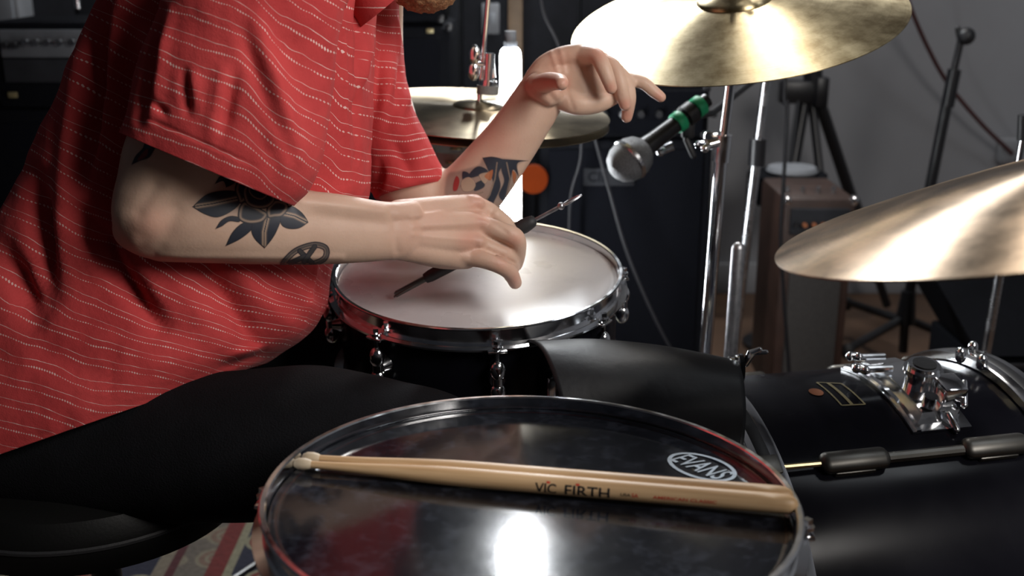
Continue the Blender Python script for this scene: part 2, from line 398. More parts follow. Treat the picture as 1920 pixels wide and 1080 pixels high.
def text_polys(txt, size, font_shear=0, ext=0.0, cuts=0):
    cu = bpy.data.curves.new('t', 'FONT'); cu.body = txt; cu.size = size; cu.align_x = 'CENTER'; cu.align_y = 'CENTER'
    cu.shear = font_shear; cu.resolution_u = 3; cu.extrude = ext; cu.offset = size*.012
    o = bpy.data.objects.new('t', cu); C.objects.link(o)
    dg = bpy.context.evaluated_depsgraph_get(); dg.update()
    me = o.evaluated_get(dg).to_mesh()
    if cuts:
        bm = bmesh.new(); bm.from_mesh(me); bmesh.ops.triangulate(bm, faces=bm.faces)
        bmesh.ops.subdivide_edges(bm, edges=bm.edges[:], cuts=cuts, use_grid_fill=True)
        bm.verts.index_update(); v = [q.co.copy() for q in bm.verts]; f = [tuple(x.index for x in p.verts) for p in bm.faces]; bm.free()
    else: v = [q.co.copy() for q in me.vertices]; f = [tuple(p.vertices) for p in me.polygons]
    o.evaluated_get(dg).to_mesh_clear(); bpy.data.objects.remove(o); bpy.data.curves.remove(cu)
    return v, f
# ---------------------------------------------------------------- room
BX0, BX1, BY0, BY1, HZ = -2.6, 2.4, -1.6, 3.45, 2.75
def slab(name, c, d, mat):
    return struct(MB().box(c, d).build(name, mat, smooth=False))
slab('floor', ((BX0+BX1)/2, (BY0+BY1)/2, -.05), (BX1-BX0+.2, BY1-BY0+.2, .1), 'floor_wood')
slab('ceiling', ((BX0+BX1)/2, (BY0+BY1)/2, HZ+.05), (BX1-BX0+.2, BY1-BY0+.2, .1), 'ceiling')
slab('wall_back', ((BX0+BX1)/2, BY1+.05, HZ/2), (BX1-BX0+.2, .1, HZ), 'grey_wall')
slab('wall_left', (BX0-.05, (BY0+BY1)/2, HZ/2), (.1, BY1-BY0, HZ), 'dark_wall')
slab('wall_right', (BX1+.05, (BY0+BY1)/2, HZ/2), (.1, BY1-BY0, HZ), 'grey_wall')
slab('wall_front', ((BX0+BX1)/2, BY0-.05, HZ/2), (BX1-BX0+.2, .1, HZ), 'dark_wall')
struct(MB().box((.0, BY1-.008, .05), (BX1-BX0, .016, .1), bev=.004).build('baseboard_back', 'grey_wall'))
rug = MB().box((-.35, 1.18, .006), (2.3, 2.2, .012), bev=.003).build('rug', 'rug')
tag(rug, 'patterned red, cream and navy wool rug on the floor under the drum stool', 'rug')

# ---------------------------------------------------------------- drums
def zrot(n):
    return Vector((0, 0, 1)).rotation_difference(Vector(n).normalized())
def hoop_prof(r, h=.022):
    return [(r-.0055, 0), (r-.0045, .0012), (r-.001, .0014), (r+.0002, .0004), (r-.0002, -.001), (r-.003, -.0016),
            (r-.0035, -h+.004), (r-.002, -h+.001), (r+.006, -h), (r+.006, -h-.0022), (r-.0055, -h-.0022)]
def make_drum(name, label, center, n, r, depth, nl, phase, shell_mat, head_mat, lug_style, hd=-.010):
    t = thing(name, label, 'drum', center, zrot(n))
    rs = r-.007
    MB().lathe([(rs, -.012), (rs, -depth), (rs-.006, -depth), (rs-.006, -.012)], 96, closed=True).build('shell', shell_mat, t)
    hp = [(r-.0058, hd-.006), (r-.0062, hd+.0005), (r-.008, hd+.0012), (r-.013, hd-.0002), (r-.016, hd), (.0005, hd+.0001)]
    hd_o = MB().lathe(hp, 96).build('drum_head', head_mat, t, angle=80)
    hh = MB().lathe(hoop_prof(r), 128, closed=True).build('hoop', 'chrome', t, angle=25)
    h2 = dupc(hh, t, loc=(0, 0, -depth-.01), rot=(PI, 0, 0))
    rh = MB().lathe([(rs, -depth-.004), (.0005, -depth-.003)], 64).build('resonant_head', 'head_black', t)
    lz = -.062 if lug_style == 'bead' else -.09
    m = MB()
    if lug_style == 'bead':
        m.tube([(rs, 0, lz), (r+.004, 0, lz)], [.012, .009], 14)
        m.ball((r+.006, 0, lz+.014), (.009, .0095, .013)); m.ball((r+.006, 0, lz-.014), (.009, .0095, .013))
        m.tube([(r+.006, 0, lz+.02), (r+.006, 0, lz-.02)], .0065, 12)
    else:
        m.box((rs+.006, 0, lz), (.012, .022, .055), bev=.004); m.capsule([(r+.004, 0, lz+.02), (r+.004, 0, lz-.024)], [.0075, .0065], 12)
    lug = m.build('lug', 'chrome', t)
    rod = MB().tube([(r+.006, 0, .004), (r+.006, 0, .009)], .0042, 4).tube([(r+.006, 0, .004), (r+.006, 0, lz+.012)], .0026, 8)
    rod.tube([(r+.006, 0, .0005), (r+.006, 0, .003)], .0062, 14)
    m2 = MB(); m2.v = [v+Vector((0, 0, -.020)) for v in rod.v]; m2.f = rod.f
    m2.box((r+.005, 0, -.0235), (.013, .022, .003), bev=.001)
    rod_o = m2.build('tension_rod', 'chrome', lug)
    lug.rotation_euler = (0, 0, R(phase))
    for k in range(1, nl): dupc(lug, t, rot=(0, 0, R(phase)+2*PI*k/nl))
    return t
snare = make_drum('snare_drum', 'black snare drum with coated white head under the brush hand', (-.043, 1.364, .674), (-.008, -.109, 1), .183, .14, 8, -82, 'shell_black', 'head_white', 'bead', -.010)
# throw-off strainer, vent and stand basket of the snare
m = MB(); a = R(-60)
m.box((.186*math.cos(a), .186*math.sin(a), -.09), (.018, .03, .05), Matrix.Rotation(a, 3, 'Z'), .004)
m.capsule([(.198*math.cos(a), .198*math.sin(a), -.1), (.203*math.cos(a), .203*math.sin(a), -.06)], .004, 8); m.build('strainer', 'chrome', snare)
st = thing('snare_stand', 'chrome snare stand holding up the white-headed drum', 'stand', (-.043, 1.40, 0))
m = MB()
for k in range(3):
    a = 2*PI*k/3+.5
    c = Vector((-.043, 1.38, .50)); e = c+Vector((math.cos(a)*.16, math.sin(a)*.16, 0)); e.z = .50+.109*(e.y-1.38)
    MB().tube([c+Vector((0, 0, -.02)), e, e+Vector((math.cos(a)*.012, math.sin(a)*.012, .035))], .006, 10).build('basket_arm', 'chrome', st, world=True)
    f = Vector((-.043+math.cos(a)*.2, 1.40+math.sin(a)*.2, .022))
    lg = MB().tube([(-.043, 1.40, .2), f], .007, 10).build('leg', 'chrome', st, world=True)
    MB().capsule([f+Vector((0, 0, -.002)), f+Vector((0, 0, .01))], .009, 10).build('rubber_foot', 'rubber', lg, world=True)
MB().tube([(-.043, 1.40, .1), (-.043, 1.38, .5)], .011, 14).build('pole', 'chrome', st, world=True)

ft = make_drum('floor_tom', 'large dark floor tom with glossy black head in the foreground', (.015, .811, .647), (.019, .03, 1), .213, .38, 8, -5, 'shell_wine', 'head_black', 'box', -.012)
for k in range(3):
    a = R(80)+2*PI*k/3
    cx, cy = .225*math.cos(a), .225*math.sin(a)
    b = MB().box((cx*.965, cy*.965, -.26), (.03, .035, .05), Matrix.Rotation(a, 3, 'Z'), .006).build('leg_bracket', 'chrome', ft)
    lg = MB().tube([(cx*1.02, cy*1.02, -.2), (cx*1.02, cy*1.02, -.5), (cx*1.1, cy*1.1, -.615)], .0055, 10).build('leg', 'chrome', ft)
    MB().capsule([(cx*1.1, cy*1.1, -.615), (cx*1.11, cy*1.11, -.63)], .011, 10).build('rubber_foot', 'rubber', lg)
# oval maker's print on the black head
def on_tom(px, py):
    p = Wz(px, py, .637); i = ROOT[ft.name].inverted(); return i@p
p0 = on_tom(1262, 838); p1 = on_tom(1374, 886); c = (p0+p1)/2; ux = (p1-p0).normalized(); uy = Vector((0, 0, 1)).cross(ux)
A = (p1-p0).length/2; 
pt = on_tom(1330, 838); pb = on_tom(1305, 884); B = abs((pt-pb).dot(uy))/2*1.02
m = MB(); vs = []; fs = []; n = 72
for q, s_ in ((0, 1.0), (1, .93)):
    for k in range(n):
        g = 2*PI*k/n; e = (1 if q == 0 else 0)
        vs.append(c+ux*math.cos(g)*(A-(0 if q == 0 else .0036))+uy*math.sin(g)*(B-(0 if q == 0 else .0036)))
fs = [(k, (k+1) % n, n+(k+1) % n, n+k) for k in range(n)]
for v in vs: v.z = -.0114
m.add(vs, fs)
tv, tf = text_polys('EVANS', .0175, .25)
xs = [v.x for v in tv]; sc = (A*1.62)/(max(xs)-min(xs)); ysz = [v.y for v in tv]; scy = (B*1.02)/(max(ysz)-min(ysz)); mx_ = (max(xs)+min(xs))/2; my_ = (max(ysz)+min(ysz))/2
m.add([Vector(((c+ux*(v.x-mx_)*sc+uy*(v.y-my_)*scy).x, (c+ux*(v.x-mx_)*sc+uy*(v.y-my_)*scy).y, -.0113)) for v in tv], tf)
o = m.build('logo_print', 'logo_grey', ft, smooth=False); o['label'] = 'pale oval logo print reading EVANS'

# ---------------------------------------------------------------- drum sticks on the floor tom
def stick(label, a, b, prints, spin=0):
    a, b = Vector(a), Vector(b); ax = (b-a).normalized(); L = (b-a).length
    zz = Vector((0, 0, 1)); zz = (zz-ax*zz.dot(ax)).normalized(); yy = zz.cross(ax)
    mt = Matrix((ax, yy, zz)).transposed()
    t = thing('drumstick', label, 'drumstick', a, mt.to_quaternion(), 'pair of drumsticks on the floor tom')
    r = .0080
    prof = [(.0, .0006), (.0015, .0032), (.005, .0049), (.010, .0051), (.0145, .0042), (.0165, .0031)]
    MB().tube([(x, 0, 0) for x, _ in prof], [q for _, q in prof], 20).build('tip', 'wood_tip', t)
    pr = [(.0160, .0031), (.03, .0034), (.06, .0045), (.10, .0066), (.13, .0077), (.16, r), (L-.02, r), (L-.012, r*.985), (L-.007, r*.92), (L-.0035, r*.76), (L-.001, r*.45), (L, .0008)]
    ss = [(x, np.interp(x, [q[0] for q in pr], [q[1] for q in pr])) for x in list(np.linspace(.016, L-.02, 30))+[q[0] for q in pr[-6:]]]
    MB().tube([(q[0], 0, 0) for q in ss], [max(q[1], .0006) for q in ss], 24).build('shaft', 'hickory', t)
    for txt, x0, x1, h, colr, ang in prints:
        tv, tf = text_polys(txt, .01, cuts=5)
        xs = [v.x for v in tv]; ys = [v.y for v in tv]
        sx = (x1-x0)/(max(xs)-min(xs)); sy = h/(max(ys)-min(ys))
        vv = []
        for v in tv:
            X = x0+(v.x-min(xs))*sx; s_ = (v.y-(max(ys)+min(ys))/2)*sy; g = ang+s_/r   # around the shaft, from the camera side
            vv.append(Vector((X, -math.cos(g)*(r+.0002), math.sin(g)*(r+.0002))))
        o = MB().add(vv, tf).build('print', colr, t, smooth=False)
    return t
zt = .6365+.0080
def stz(px, py):
    p = Wz(px, py, zt); return p
a1, b1 = stz(550, 868), stz(1497, 947)
a2, b2 = stz(566, 857), stz(1488, 931)
LL = (b1-a1).length
def fx(px): return (px+24-550)/(1497-550)*LL
prints = [('VIC', fx(1001), fx(1040), .0085, 'ink_black', .02), ('FIRTH', fx(1056), fx(1138), .0085, 'ink_black', .02),
          ('.', fx(1021), fx(1029), .0018, 'ink_red', .66), ('.', fx(1075), fx(1083), .0018, 'ink_red', .66),
          ('USA', fx(1158), fx(1176), .0025, 'ink_black', .05), ('5A', fx(1178), fx(1190), .0032, 'ink_red', .05),
          ('AMERICAN CLASSIC', fx(1216), fx(1330), .0026, 'ink_red', .05)]
dl = Vector((0, -.0, 0))
stick('pale wooden drumstick with printed lettering, nearest the camera on the black head', a1, b1, prints)
dirv = (b1-a1).normalized(); perp = Vector((0, 0, 1)).cross(dirv)
stick('pale wooden drumstick lying behind the lettered one on the black head', a2, b2, [])

# ---------------------------------------------------------------- bass drum
YAW = .217; BR = .262; BL = .344
ax = Vector((math.cos(YAW), math.sin(YAW), 0)); up = Vector((0, 0, 1)); nn = ax.cross(up)
bm_rot = Matrix((up, nn, ax)).transposed()
bd = thing('bass_drum', 'big black bass drum lying on its side behind the floor tom', 'drum', (.258, 1.244, .290), bm_rot.to_quaternion())
MB().lathe([(BR, .0), (BR, BL), (BR-.007, BL), (BR-.007, 0)], 128, closed=True).build('shell', 'shell_black', bd)
hp = [(BR+.002, -.028), (BR+.012, -.030), (BR+.014, -.026), (BR+.014, .004), (BR+.012, .008), (BR+.002, .008)]
h = MB().lathe(hp, 128, closed=True).build('hoop', 'chrome', bd, angle=30)
MB().lathe([(BR+.0139, -.019), (BR+.0145, -.018), (BR+.0145, -.005), (BR+.0139, -.004)], 128).build('hoop_inlay', 'ink_black', h)
h2 = dupc(h, bd, loc=(0, 0, BL), rot=(PI, 0, 0))
MB().lathe([(BR+.001, -.012), (.0005, -.011)], 64).build('batter_head', 'head_white', bd)
MB().lathe([(BR+.001, BL+.012), (.0005, BL+.011)], 64).build('front_head', 'head_black', bd)
def arcbox(m, th0, th1, r0, r1, z0, z1, n=8):
    vs = []; fs = []
    for k in range(n+1):
        g = th0+(th1-th0)*k/n
        for (r, z) in ((r0, z0), (r1, z0), (r1, z1), (r0, z1)): vs.append(Vector((r*math.cos(g), r*math.sin(g), z)))
    for k in range(n):
        for j in range(4):
            fs.append((k*4+j, k*4+(j+1) % 4, k*4+4+(j+1) % 4, k*4+4+j))
    fs.append((0, 1, 2, 3)); fs.append((n*4+3, n*4+2, n*4+1, n*4))
    return m.add(vs, fs)
for k in range(5):
    g0 = R(31)+2*PI*k/5
    if True:
        rm = Matrix.Rotation(g0, 3, 'Z')
        r1 = BR+.008
        m = MB().capsule([(r1, 0, .06), (r1, 0, .125)], [.0095, .0095], 14, flat=1.4, up=(1, 0, 0)); m.capsule([(r1, 0, .235), (r1, 0, .30)], .0095, 14, flat=1.4, up=(1, 0, 0))
        m.tube([(r1-.002, 0, .12), (r1-.002, 0, .245)], .0062, 10)
        m.box((BR+.003, 0, .09), (.008, .03, .05), bev=.003); m.box((BR+.003, 0, .268), (.008, .03, .05), bev=.003)
        lug = m.build('lug', 'lug_grey', bd); lug.rotation_euler = (0, 0, g0)
        for z0, z1, sgn in ((-.03, .06, -1), (BL+.03, .30, 1)):
            m = MB().tube([(r1+.002, 0, z0), (r1, 0, z1)], .0033, 8).tube([(r1+.002, 0, z0), (r1+.002, 0, z0+.012*sgn)], .0058, 12)
            m.build('tension_rod', 'brass_rod', lug)
            m = MB().box((BR+.0165, 0, z0-.0*sgn+.014*-sgn), (.005, .024, .034), bev=.002); m.box((BR+.008, 0, z0+.002*sgn), (.02, .02, .004), bev=.001)
            m.build('claw_hook', 'lug_grey', lug)
    else: pass
# badge: black plate with gold lines + copper oval
def bth(px, py):
    """(theta, t) on the shell for a pixel: march the view ray to the cylinder"""
    inv = ROOT[bd.name].inverted(); o_ = inv@Vector((0, 0, CAMH)); p = inv@W(px, py, 1.0); d = (p-o_)
    a = d.x**2+d.y**2; b = 2*(o_.x*d.x+o_.y*d.y); c_ = o_.x**2+o_.y**2-BR**2
    D = b*b-4*a*c_
    if D < 0: t = -b/2/a
    else: t = (-b-math.sqrt(D))/2/a
    q = o_+d*t; return math.atan2(q.y, q.x), q.z
def shell_strip(m, pts, wd, rr, n=6):
    for (a, b) in zip(pts[:-1], pts[1:]):
        (g0, z0), (g1, z1) = a, b
        dz, dg = z1-z0, (g1-g0)*BR; l = math.hypot(dz, dg) or 1; nz, ng = -dg/l*wd/2, dz/l*wd/2/BR
        vs = []; fs = []
        for k in range(n+1):
            u = k/n
            for s_ in (1, -1):
                g = g0+(g1-g0)*u+ng*s_; z = z0+(z1-z0)*u+nz*s_
                vs.append(Vector((rr*math.cos(g), rr*math.sin(g), z)))
        fs = [(2*k, 2*k+1, 2*k+3, 2*k+2) for k in range(n)]
        m.add(vs, fs)
q = [bth(*p) for p in ((1531, 718), (1578, 761), (1622, 759), (1577, 720))]
m = MB(); shell_strip(m, q+[q[0]], .0022, BR+.0009)
mid = [((q[0][0]*.55+q[3][0]*.45), (q[0][1]*.55+q[3][1]*.45)), ((q[1][0]*.55+q[2][0]*.45), (q[1][1]*.55+q[2][1]*.45))]
shell_strip(m, mid, .004, BR+.0009)
m.build('badge_print', 'gold_print', bd, smooth=False)['label'] = 'gold-lined parallelogram badge on the shell'
g0, z0 = bth(1530, 736); m = MB(); vs = []
for k in range(24):
    a = 2*PI*k/24; vs.append(Vector(((BR+.001)*math.cos(g0+math.sin(a)*.0045/BR*2.2), (BR+.001)*math.sin(g0+math.sin(a)*.0045/BR*2.2), z0+math.cos(a)*.0085)))
m.add(vs, [tuple(range(24))]).build('badge_print', 'rust_print', bd, smooth=False)['label'] = 'small copper oval on the shell'
# tom holder bracket on top of the shell
tz = .182
gA = bth(1690, 700)[0]; 
m = MB(); arcbox(m, R(-14), R(24), BR+.0005, BR+.004, tz, tz+.075, 16)
arcbox(m, R(-14), R(24), BR+.004, BR+.0065, tz+.004, tz+.010, 16)
arcbox(m, R(-10), R(20), BR+.004, BR+.014, tz+.018, tz+.066, 12)
mount = m.build('mount_bracket', 'chrome', bd, angle=30)
def BDp(g, z, h): return Vector(((BR+h)*math.cos(g), (BR+h)*math.sin(g), z))
m = MB(); g = R(9)
m.tube([BDp(g, tz+.045, .01), BDp(g, tz+.045, .042)], .019, 24); m.tube([BDp(g, tz+.045, .030), BDp(g, tz+.045, .036)], .023, 24)
m.build('receiver', 'chrome', mount, angle=30)
m = MB().tube([BDp(g, tz+.045, .0425), BDp(g, tz+.045, .0432)], .014, 20).build('receiver_opening', 'rubber', mount)
for (g, z, dz) in ((R(-7), tz+.012, -1), (R(2), tz-.004, -1)):
    m = MB().tube([BDp(g, z+.03, .02), BDp(g, z-.012, .022)], .0045, 10); m.capsule([BDp(g-.04, z-.012, .022), BDp(g+.04, z-.012, .026)], .0055, 10)
    m.ball(BDp(g, z-.017, .024), .006); m.build('wing_bolt', 'chrome', mount)
m = MB(); g = R(15)
m.box(BDp(g, tz+.062, .022), (.03, .035, .03), Matrix.Rotation(g, 3, 'Z'), .004); m.tube([BDp(R(18), tz+.03, .016), BDp(R(18), tz+.03, .03)], .008, 12)
m.capsule([BDp(R(21), tz+.05, .012), BDp(R(25), tz+.052, .006)], .0042, 10); m.capsule([BDp(R(20), tz+.07, .02), BDp(R(14), tz+.085, .028)], .0042, 10)
m.build('clamp', 'chrome', mount)
for (g, z) in ((R(-4), BL-.022), (R(-9), BL+.012), (R(2), BL-.012)):
    MB().capsule([BDp(g, z, .014), BDp(g, z, .022)], .0065, 10).build('hoop_bolt', 'chrome', bd)
for (g, s_) in ((R(80), 1), (R(-80), -1)):   # spurs that stop the drum rolling
    p = Vector((BR*math.cos(g), BR*math.sin(g), BL-.07))
    e = Vector((-.272, s_*(BR+.07), BL+.02))
    sp = MB().tube([p, e], .006, 10).box(p, (.03, .03, .04), bev=.005).build('spur', 'dull_chrome', bd)

# ---------------------------------------------------------------- cymbals
def cymbal_mesh(r, bow, bell_r, bell_h, th=.0012, n=128):
    up_ = []
    for k in range(20):
        u = k/19; rr = r+(bell_r-r)*u
        up_.append((rr, bow*(1-max(0, (rr-bell_r)/(r-bell_r))**1.25)))
    for k in range(1, 12):
        a = k/11*PI/2; rr = bell_r*math.cos(a)+.006*math.sin(a)*0; rr = max(bell_r*math.cos(a), .0055)
        up_.append((rr, bow+bell_h*math.sin(a)**.9))
    return up_+[(a, b-th) for a, b in reversed(up_)]
def cymbal(name, label, center, n, r, bow, mat, bell_r=.05, bell_h=.017, group=None):
    t = thing(name, label, 'cymbal', center, zrot(n), group)
    MB().lathe(cymbal_mesh(r, bow, bell_r, bell_h), 144, closed=True).build('plate', mat, t, angle=28)
    return t
def cyl_part(t, name, pts, rad, mat, n=16): return MB().tube(pts, rad, n).build(name, mat, t)
cr_c = Vector((.309, 1.587, .967)); cr_n = Vector((-.166, -.259, 1)).normalized()
crash = cymbal('crash_cymbal', 'large golden crash cymbal tilted beyond the raised hand', cr_c, cr_n, .229, .030, 'bronze', .052, .013)
rd_c = Vector((.462, .839, .887)); rd_n = Vector((-.245, .157, 1)).normalized()
ride = cymbal('ride_cymbal', 'wide bronze ride cymbal above the bass drum at right edge', rd_c, rd_n, .26, .030, 'bronze_dark', .06, .02)
# ---------------------------------------------------------------- person
person = thing('person', 'person in red striped short-sleeved shirt and black trousers playing drums with a brush', 'person', (-.5, 1.22, 0))
PINV = ROOT[person.name].inverted()
def chain(m, pts, n=18, up=None):
    """pts: (px, py, Y, radius, flat)"""
    s = spline([(*W(a, b, c), r, f) for a, b, c, r, f in pts], 6*len(pts))
    m.capsule([q[:3] for q in s], [q[3] for q in s], n, [q[4] for q in s], up, 4)
body = MB()
vd = (0, math.cos(PITCH), -math.sin(PITCH))
# near (right) arm: radius is along the picture plane, flat squeezes in depth
def arm(pts, n=24):
    s = spline([(*W(a, b, c), r, f) for a, b, c, r, f in pts], 8*len(pts))
    body.capsule([q[:3] for q in s], [q[3]*1 for q in s], n, [q[4] for q in s], None, 4)
def limb(pts, n=28):
    """section axes: in the picture plane (r) and in depth (r*flat)"""
    s = spline([(*W(a, b, c), r, f) for a, b, c, r, f in pts], 8*len(pts))
    P = [Vector(q[:3]) for q in s]; vs = []; fs = []; N_ = len(P)
    d = Vector(vd)
    ext0 = [(P[0]-(P[1]-P[0]).normalized()*s[0][3]*math.sin(g), math.cos(g)) for g in (1.45, 1.1, .7, .35)]
    ext1 = [(P[-1]+(P[-1]-P[-2]).normalized()*s[-1][3]*math.sin(g), math.cos(g)) for g in (.35, .7, 1.1, 1.45)]
    rows = [(p, s[0][3]*c_, s[0][4]) for p, c_ in ext0]+[(P[i], s[i][3], s[i][4]) for i in range(N_)]+[(p, s[-1][3]*c_, s[-1][4]) for p, c_ in ext1]
    for i, (p, r, f) in enumerate(rows):
        t = (rows[min(i+1, len(rows)-1)][0]-rows[max(i-1, 0)][0]).normalized()
        b = (d-t*d.dot(t)).normalized(); a = t.cross(b)
        for k in range(n):
            g = 2*PI*k/n; vs.append(p+a*math.cos(g)*r+b*math.sin(g)*r*f)
    m = len(rows)
    for i in range(m-1):
        for k in range(n): fs.append((i*n+k, i*n+(k+1) % n, (i+1)*n+(k+1) % n, (i+1)*n+k))
    fs.append(tuple(reversed(range(n)))); fs.append(tuple(range((m-1)*n, m*n)))
    body.add(vs, fs)
# right upper arm, elbow, forearm
limb([(450, -110, 1.13, .052, 1), (415, 60, 1.115, .049, 1), (372, 190, 1.105, .049, .95), (330, 300, 1.10, .052, .9), (300, 380, 1.095, .047, .9)])
limb([(292, 398, 1.092, .043, .9), (330, 402, 1.095, .0465, .9), (400, 403, 1.105, .049, .88), (480, 412, 1.12, .0465, .85), (560, 425, 1.137, .0405, .82), (640, 431, 1.155, .0365, .78), (700, 433, 1.17, .0335, .72), (745, 434, 1.183, .031, .68)])
limb([(258, 425, 1.092, .0245, 1.0), (285, 432, 1.09, .029, 1), (330, 430, 1.095, .030, 1)])       # elbow point
limb([(300, 330, 1.085, .030, 1), (265, 400, 1.085, .026, 1), (252, 430, 1.09, .022, 1)])       # triceps tendon
limb([(300, 455, 1.10, .020, 1), (420, 462, 1.115, .018, 1), (560, 470, 1.14, .014, 1), (700, 470, 1.17, .012, 1)])  # ulnar side
limb([(560, 388, 1.125, .018, 1), (640, 392, 1.145, .016, 1), (720, 402, 1.17, .014, 1), (770, 398, 1.19, .013, 1)])   # radial side
# right hand, back of the hand seen
def fing(pts, fl=.95): limb([(a, b, c, r, fl) for a, b, c, r in pts], 16)
for (w0, k0, rr) in (((748, 402, 1.195), (888, 388, 1.255), .0150), ((752, 422, 1.185), (897, 420, 1.240), .0150), ((752, 444, 1.183), (890, 452, 1.230), .0150), ((750, 460, 1.183), (862, 480, 1.222), .0150)):
    mid = tuple((a+b)/2 for a, b in zip(w0, k0))
    limb([(*w0, .0165, .9), (mid[0], mid[1], mid[2]-.002, .0165, .95), (*k0, rr, .95)], 20)
limb([(760, 430, 1.195, .030, .55), (820, 438, 1.215, .036, .5), (870, 440, 1.24, .034, .5)])     # palm mass
limb([(770, 468, 1.2, .014, 1), (830, 482, 1.222, .0135, 1), (875, 485, 1.225, .012, 1)])
fing([(888, 386, 1.255, .0128), (920, 399, 1.262, .0108), (948, 424, 1.268, .0102), (962, 446, 1.285, .009), (958, 462, 1.298, .0082)])
fing([(896, 420, 1.238, .0122), (935, 432, 1.233, .0108), (966, 446, 1.234, .0110), (971, 472, 1.246, .0096), (967, 496, 1.265, .0084)])
fing([(887, 454, 1.228, .012), (926, 468, 1.232, .0104), (950, 480, 1.236, .0104), (959, 500, 1.248, .0092), (957, 518, 1.262, .0080)])
fing([(864, 480, 1.222, .0112), (906, 487, 1.214, .0100), (940, 498, 1.214, .0104), (957, 512, 1.222, .0092), (966, 530, 1.234, .0080)])
fing([(775, 410, 1.205, .014), (825, 425, 1.262, .0145), (880, 448, 1.292, .0115), (925, 455, 1.302, .0100), (955, 452, 1.300, .009)])  # thumb, beyond
for (x, y, Y) in ((888, 378, 1.246), (898, 416, 1.230), (890, 450, 1.220), (866, 478, 1.213)):
    limb([(x-8, y, Y, .0085, 1), (x+8, y+3, Y+.002, .0085, 1)], 12)
limb([(928, 404, 1.259, .0104, 1), (948, 422, 1.266, .0108, 1)], 12)
# left upper arm, forearm, hand
limb([(680, -60, 1.42, .050, 1), (690, 120, 1.41, .045, 1), (715, 230, 1.40, .045, 1), (755, 320, 1.39, .044, 1), (815, 395, 1.375, .042, 1)])
limb([(825, 410, 1.37, .040, .95), (853, 385, 1.372, .042, .95), (890, 350, 1.375, .0405, .92), (950, 275, 1.378, .0355, .88), (988, 220, 1.38, .0325, .82), (1018, 172, 1.382, .0305, .75), (1042, 145, 1.385, .0285, .7)])
for (w0, k0, rr) in (((1030, 128, 1.385), (1092, 104, 1.377), 0.01406), ((1040, 145, 1.385), (1125, 118, 1.387), 0.01425), ((1048, 165, 1.383), (1152, 138, 1.389), 0.01406), ((1055, 182, 1.379), (1168, 156, 1.387), 0.01349)):
    mid = tuple((a+b)/2 for a, b in zip(w0, k0))
    limb([(*w0, 0.01615, .8), (mid[0], mid[1]+(2 if mid[1] > 130 else -3), mid[2]+0.00380, 0.01615, .8), (*k0, rr, .85)], 20)
limb([(1050, 152, 1.381, .034, .42), (1096, 150, 1.378, .037, .42), (1132, 152, 1.380, .028, .5)])
limb([(1048, 180, 1.373, 0.01568, 1), (1080, 194, 1.367, 0.01425, 1), (1120, 192, 1.371, 0.01282, 1), (1155, 176, 1.379, 0.01140, 1)])   # heel of the little finger
limb([(1003, 145, 1.384, .0125, 1), (1022, 122, 1.383, .0125, 1), (1052, 106, 1.379, .0118, 1), (1085, 99, 1.375, .0112, 1)])
limb([(1010, 160, 1.368, .0165, 1), (1020, 166, 1.358, .0160, 1), (1034, 178, 1.358, .0140, 1)])
fing([(1014, 160, 1.358, .0135), (1028, 154, 1.335, .0118), (1041, 153, 1.312, .0105), (1050, 154, 1.292, .0096), (1053, 157, 1.282, .0082)])
fing([(1092, 103, 1.373, 0.01235), (1118, 106, 1.355, 0.01026), (1131, 126, 1.343, 0.00950), (1140, 148, 1.339, 0.00855), (1146, 165, 1.339, 0.00741)])
fing([(1122, 114, 1.383, 0.01140), (1150, 126, 1.371, 0.00969), (1162, 153, 1.363, 0.00912), (1168, 180, 1.362, 0.00836), (1172, 197, 1.363, 0.00722)])
fing([(1150, 132, 1.389, 0.01064), (1172, 150, 1.379, 0.00931), (1180, 180, 1.375, 0.00855), (1178, 202, 1.376, 0.00798), (1175, 220, 1.378, 0.00703)])
fing([(1166, 150, 1.389, 0.01026), (1192, 152, 1.387, 0.00836), (1208, 157, 1.385, 0.00798), (1226, 172, 1.383, 0.00741), (1239, 182, 1.382, 0.00665)])
# torso, neck and head under the clothes
limb([(150, 760, 1.25, .14, .8), (230, 600, 1.25, .125, .75), (340, 350, 1.26, .125, .75), (440, 100, 1.27, .115, 1.0), (470, -30, 1.275, .08, 1.5)])
limb([(400, -60, 1.14, .055, 1), (520, -100, 1.27, .06, 1), (680, -50, 1.41, .055, 1)])
limb([(480, -90, 1.28, .062, 1), (600, -130, 1.29, .055, 1), (700, -150, 1.3, .055, 1)])
HC = W(725, -208, 1.30)
body.ball(HC+Vector((-.012, 0, .020)), (.096, .077, .097), 14)
hd = Vector((.72, 0, -.69))           # the way the crown-to-chin axis leans
body.ball(HC+Vector((.026, 0, -.046)), (.062, .058, .078), 12)
body.capsule([HC+Vector((.070, -.030, .022)), HC+Vector((.076, 0, .026)), HC+Vector((.070, .030, .022))], .009, 10)
for s_ in (-1, 1): body.ball(HC+Vector((.060, s_*.038, -.030)), (.018, .016, .020), 8)
fd = Vector((.85, 0, -.52)).normalized()   # gaze
nb = HC+Vector((.080, 0, -.008))
body.capsule([nb+Vector((-.002, 0, .018)), nb+Vector((.019, 0, -.030))], [.0065, .0105], 10)
body.capsule([HC+Vector((.078, -.017, -.066)), HC+Vector((.083, 0, -.066)), HC+Vector((.078, .017, -.066))], .0065, 10)
for s_ in (-1, 1):
    body.ball(HC+Vector((-.015, s_*.076, -.01)), (.02, .008, .030), 8)
b = body.build('body', 'skin', person, world=True)
vx = b.modifiers.new('remesh', 'REMESH'); vx.mode = 'VOXEL'; vx.voxel_size = .0020; vx.use_smooth_shade = True
sm = b.modifiers.new('smooth', 'SMOOTH'); sm.iterations = 2; sm.factor = .5
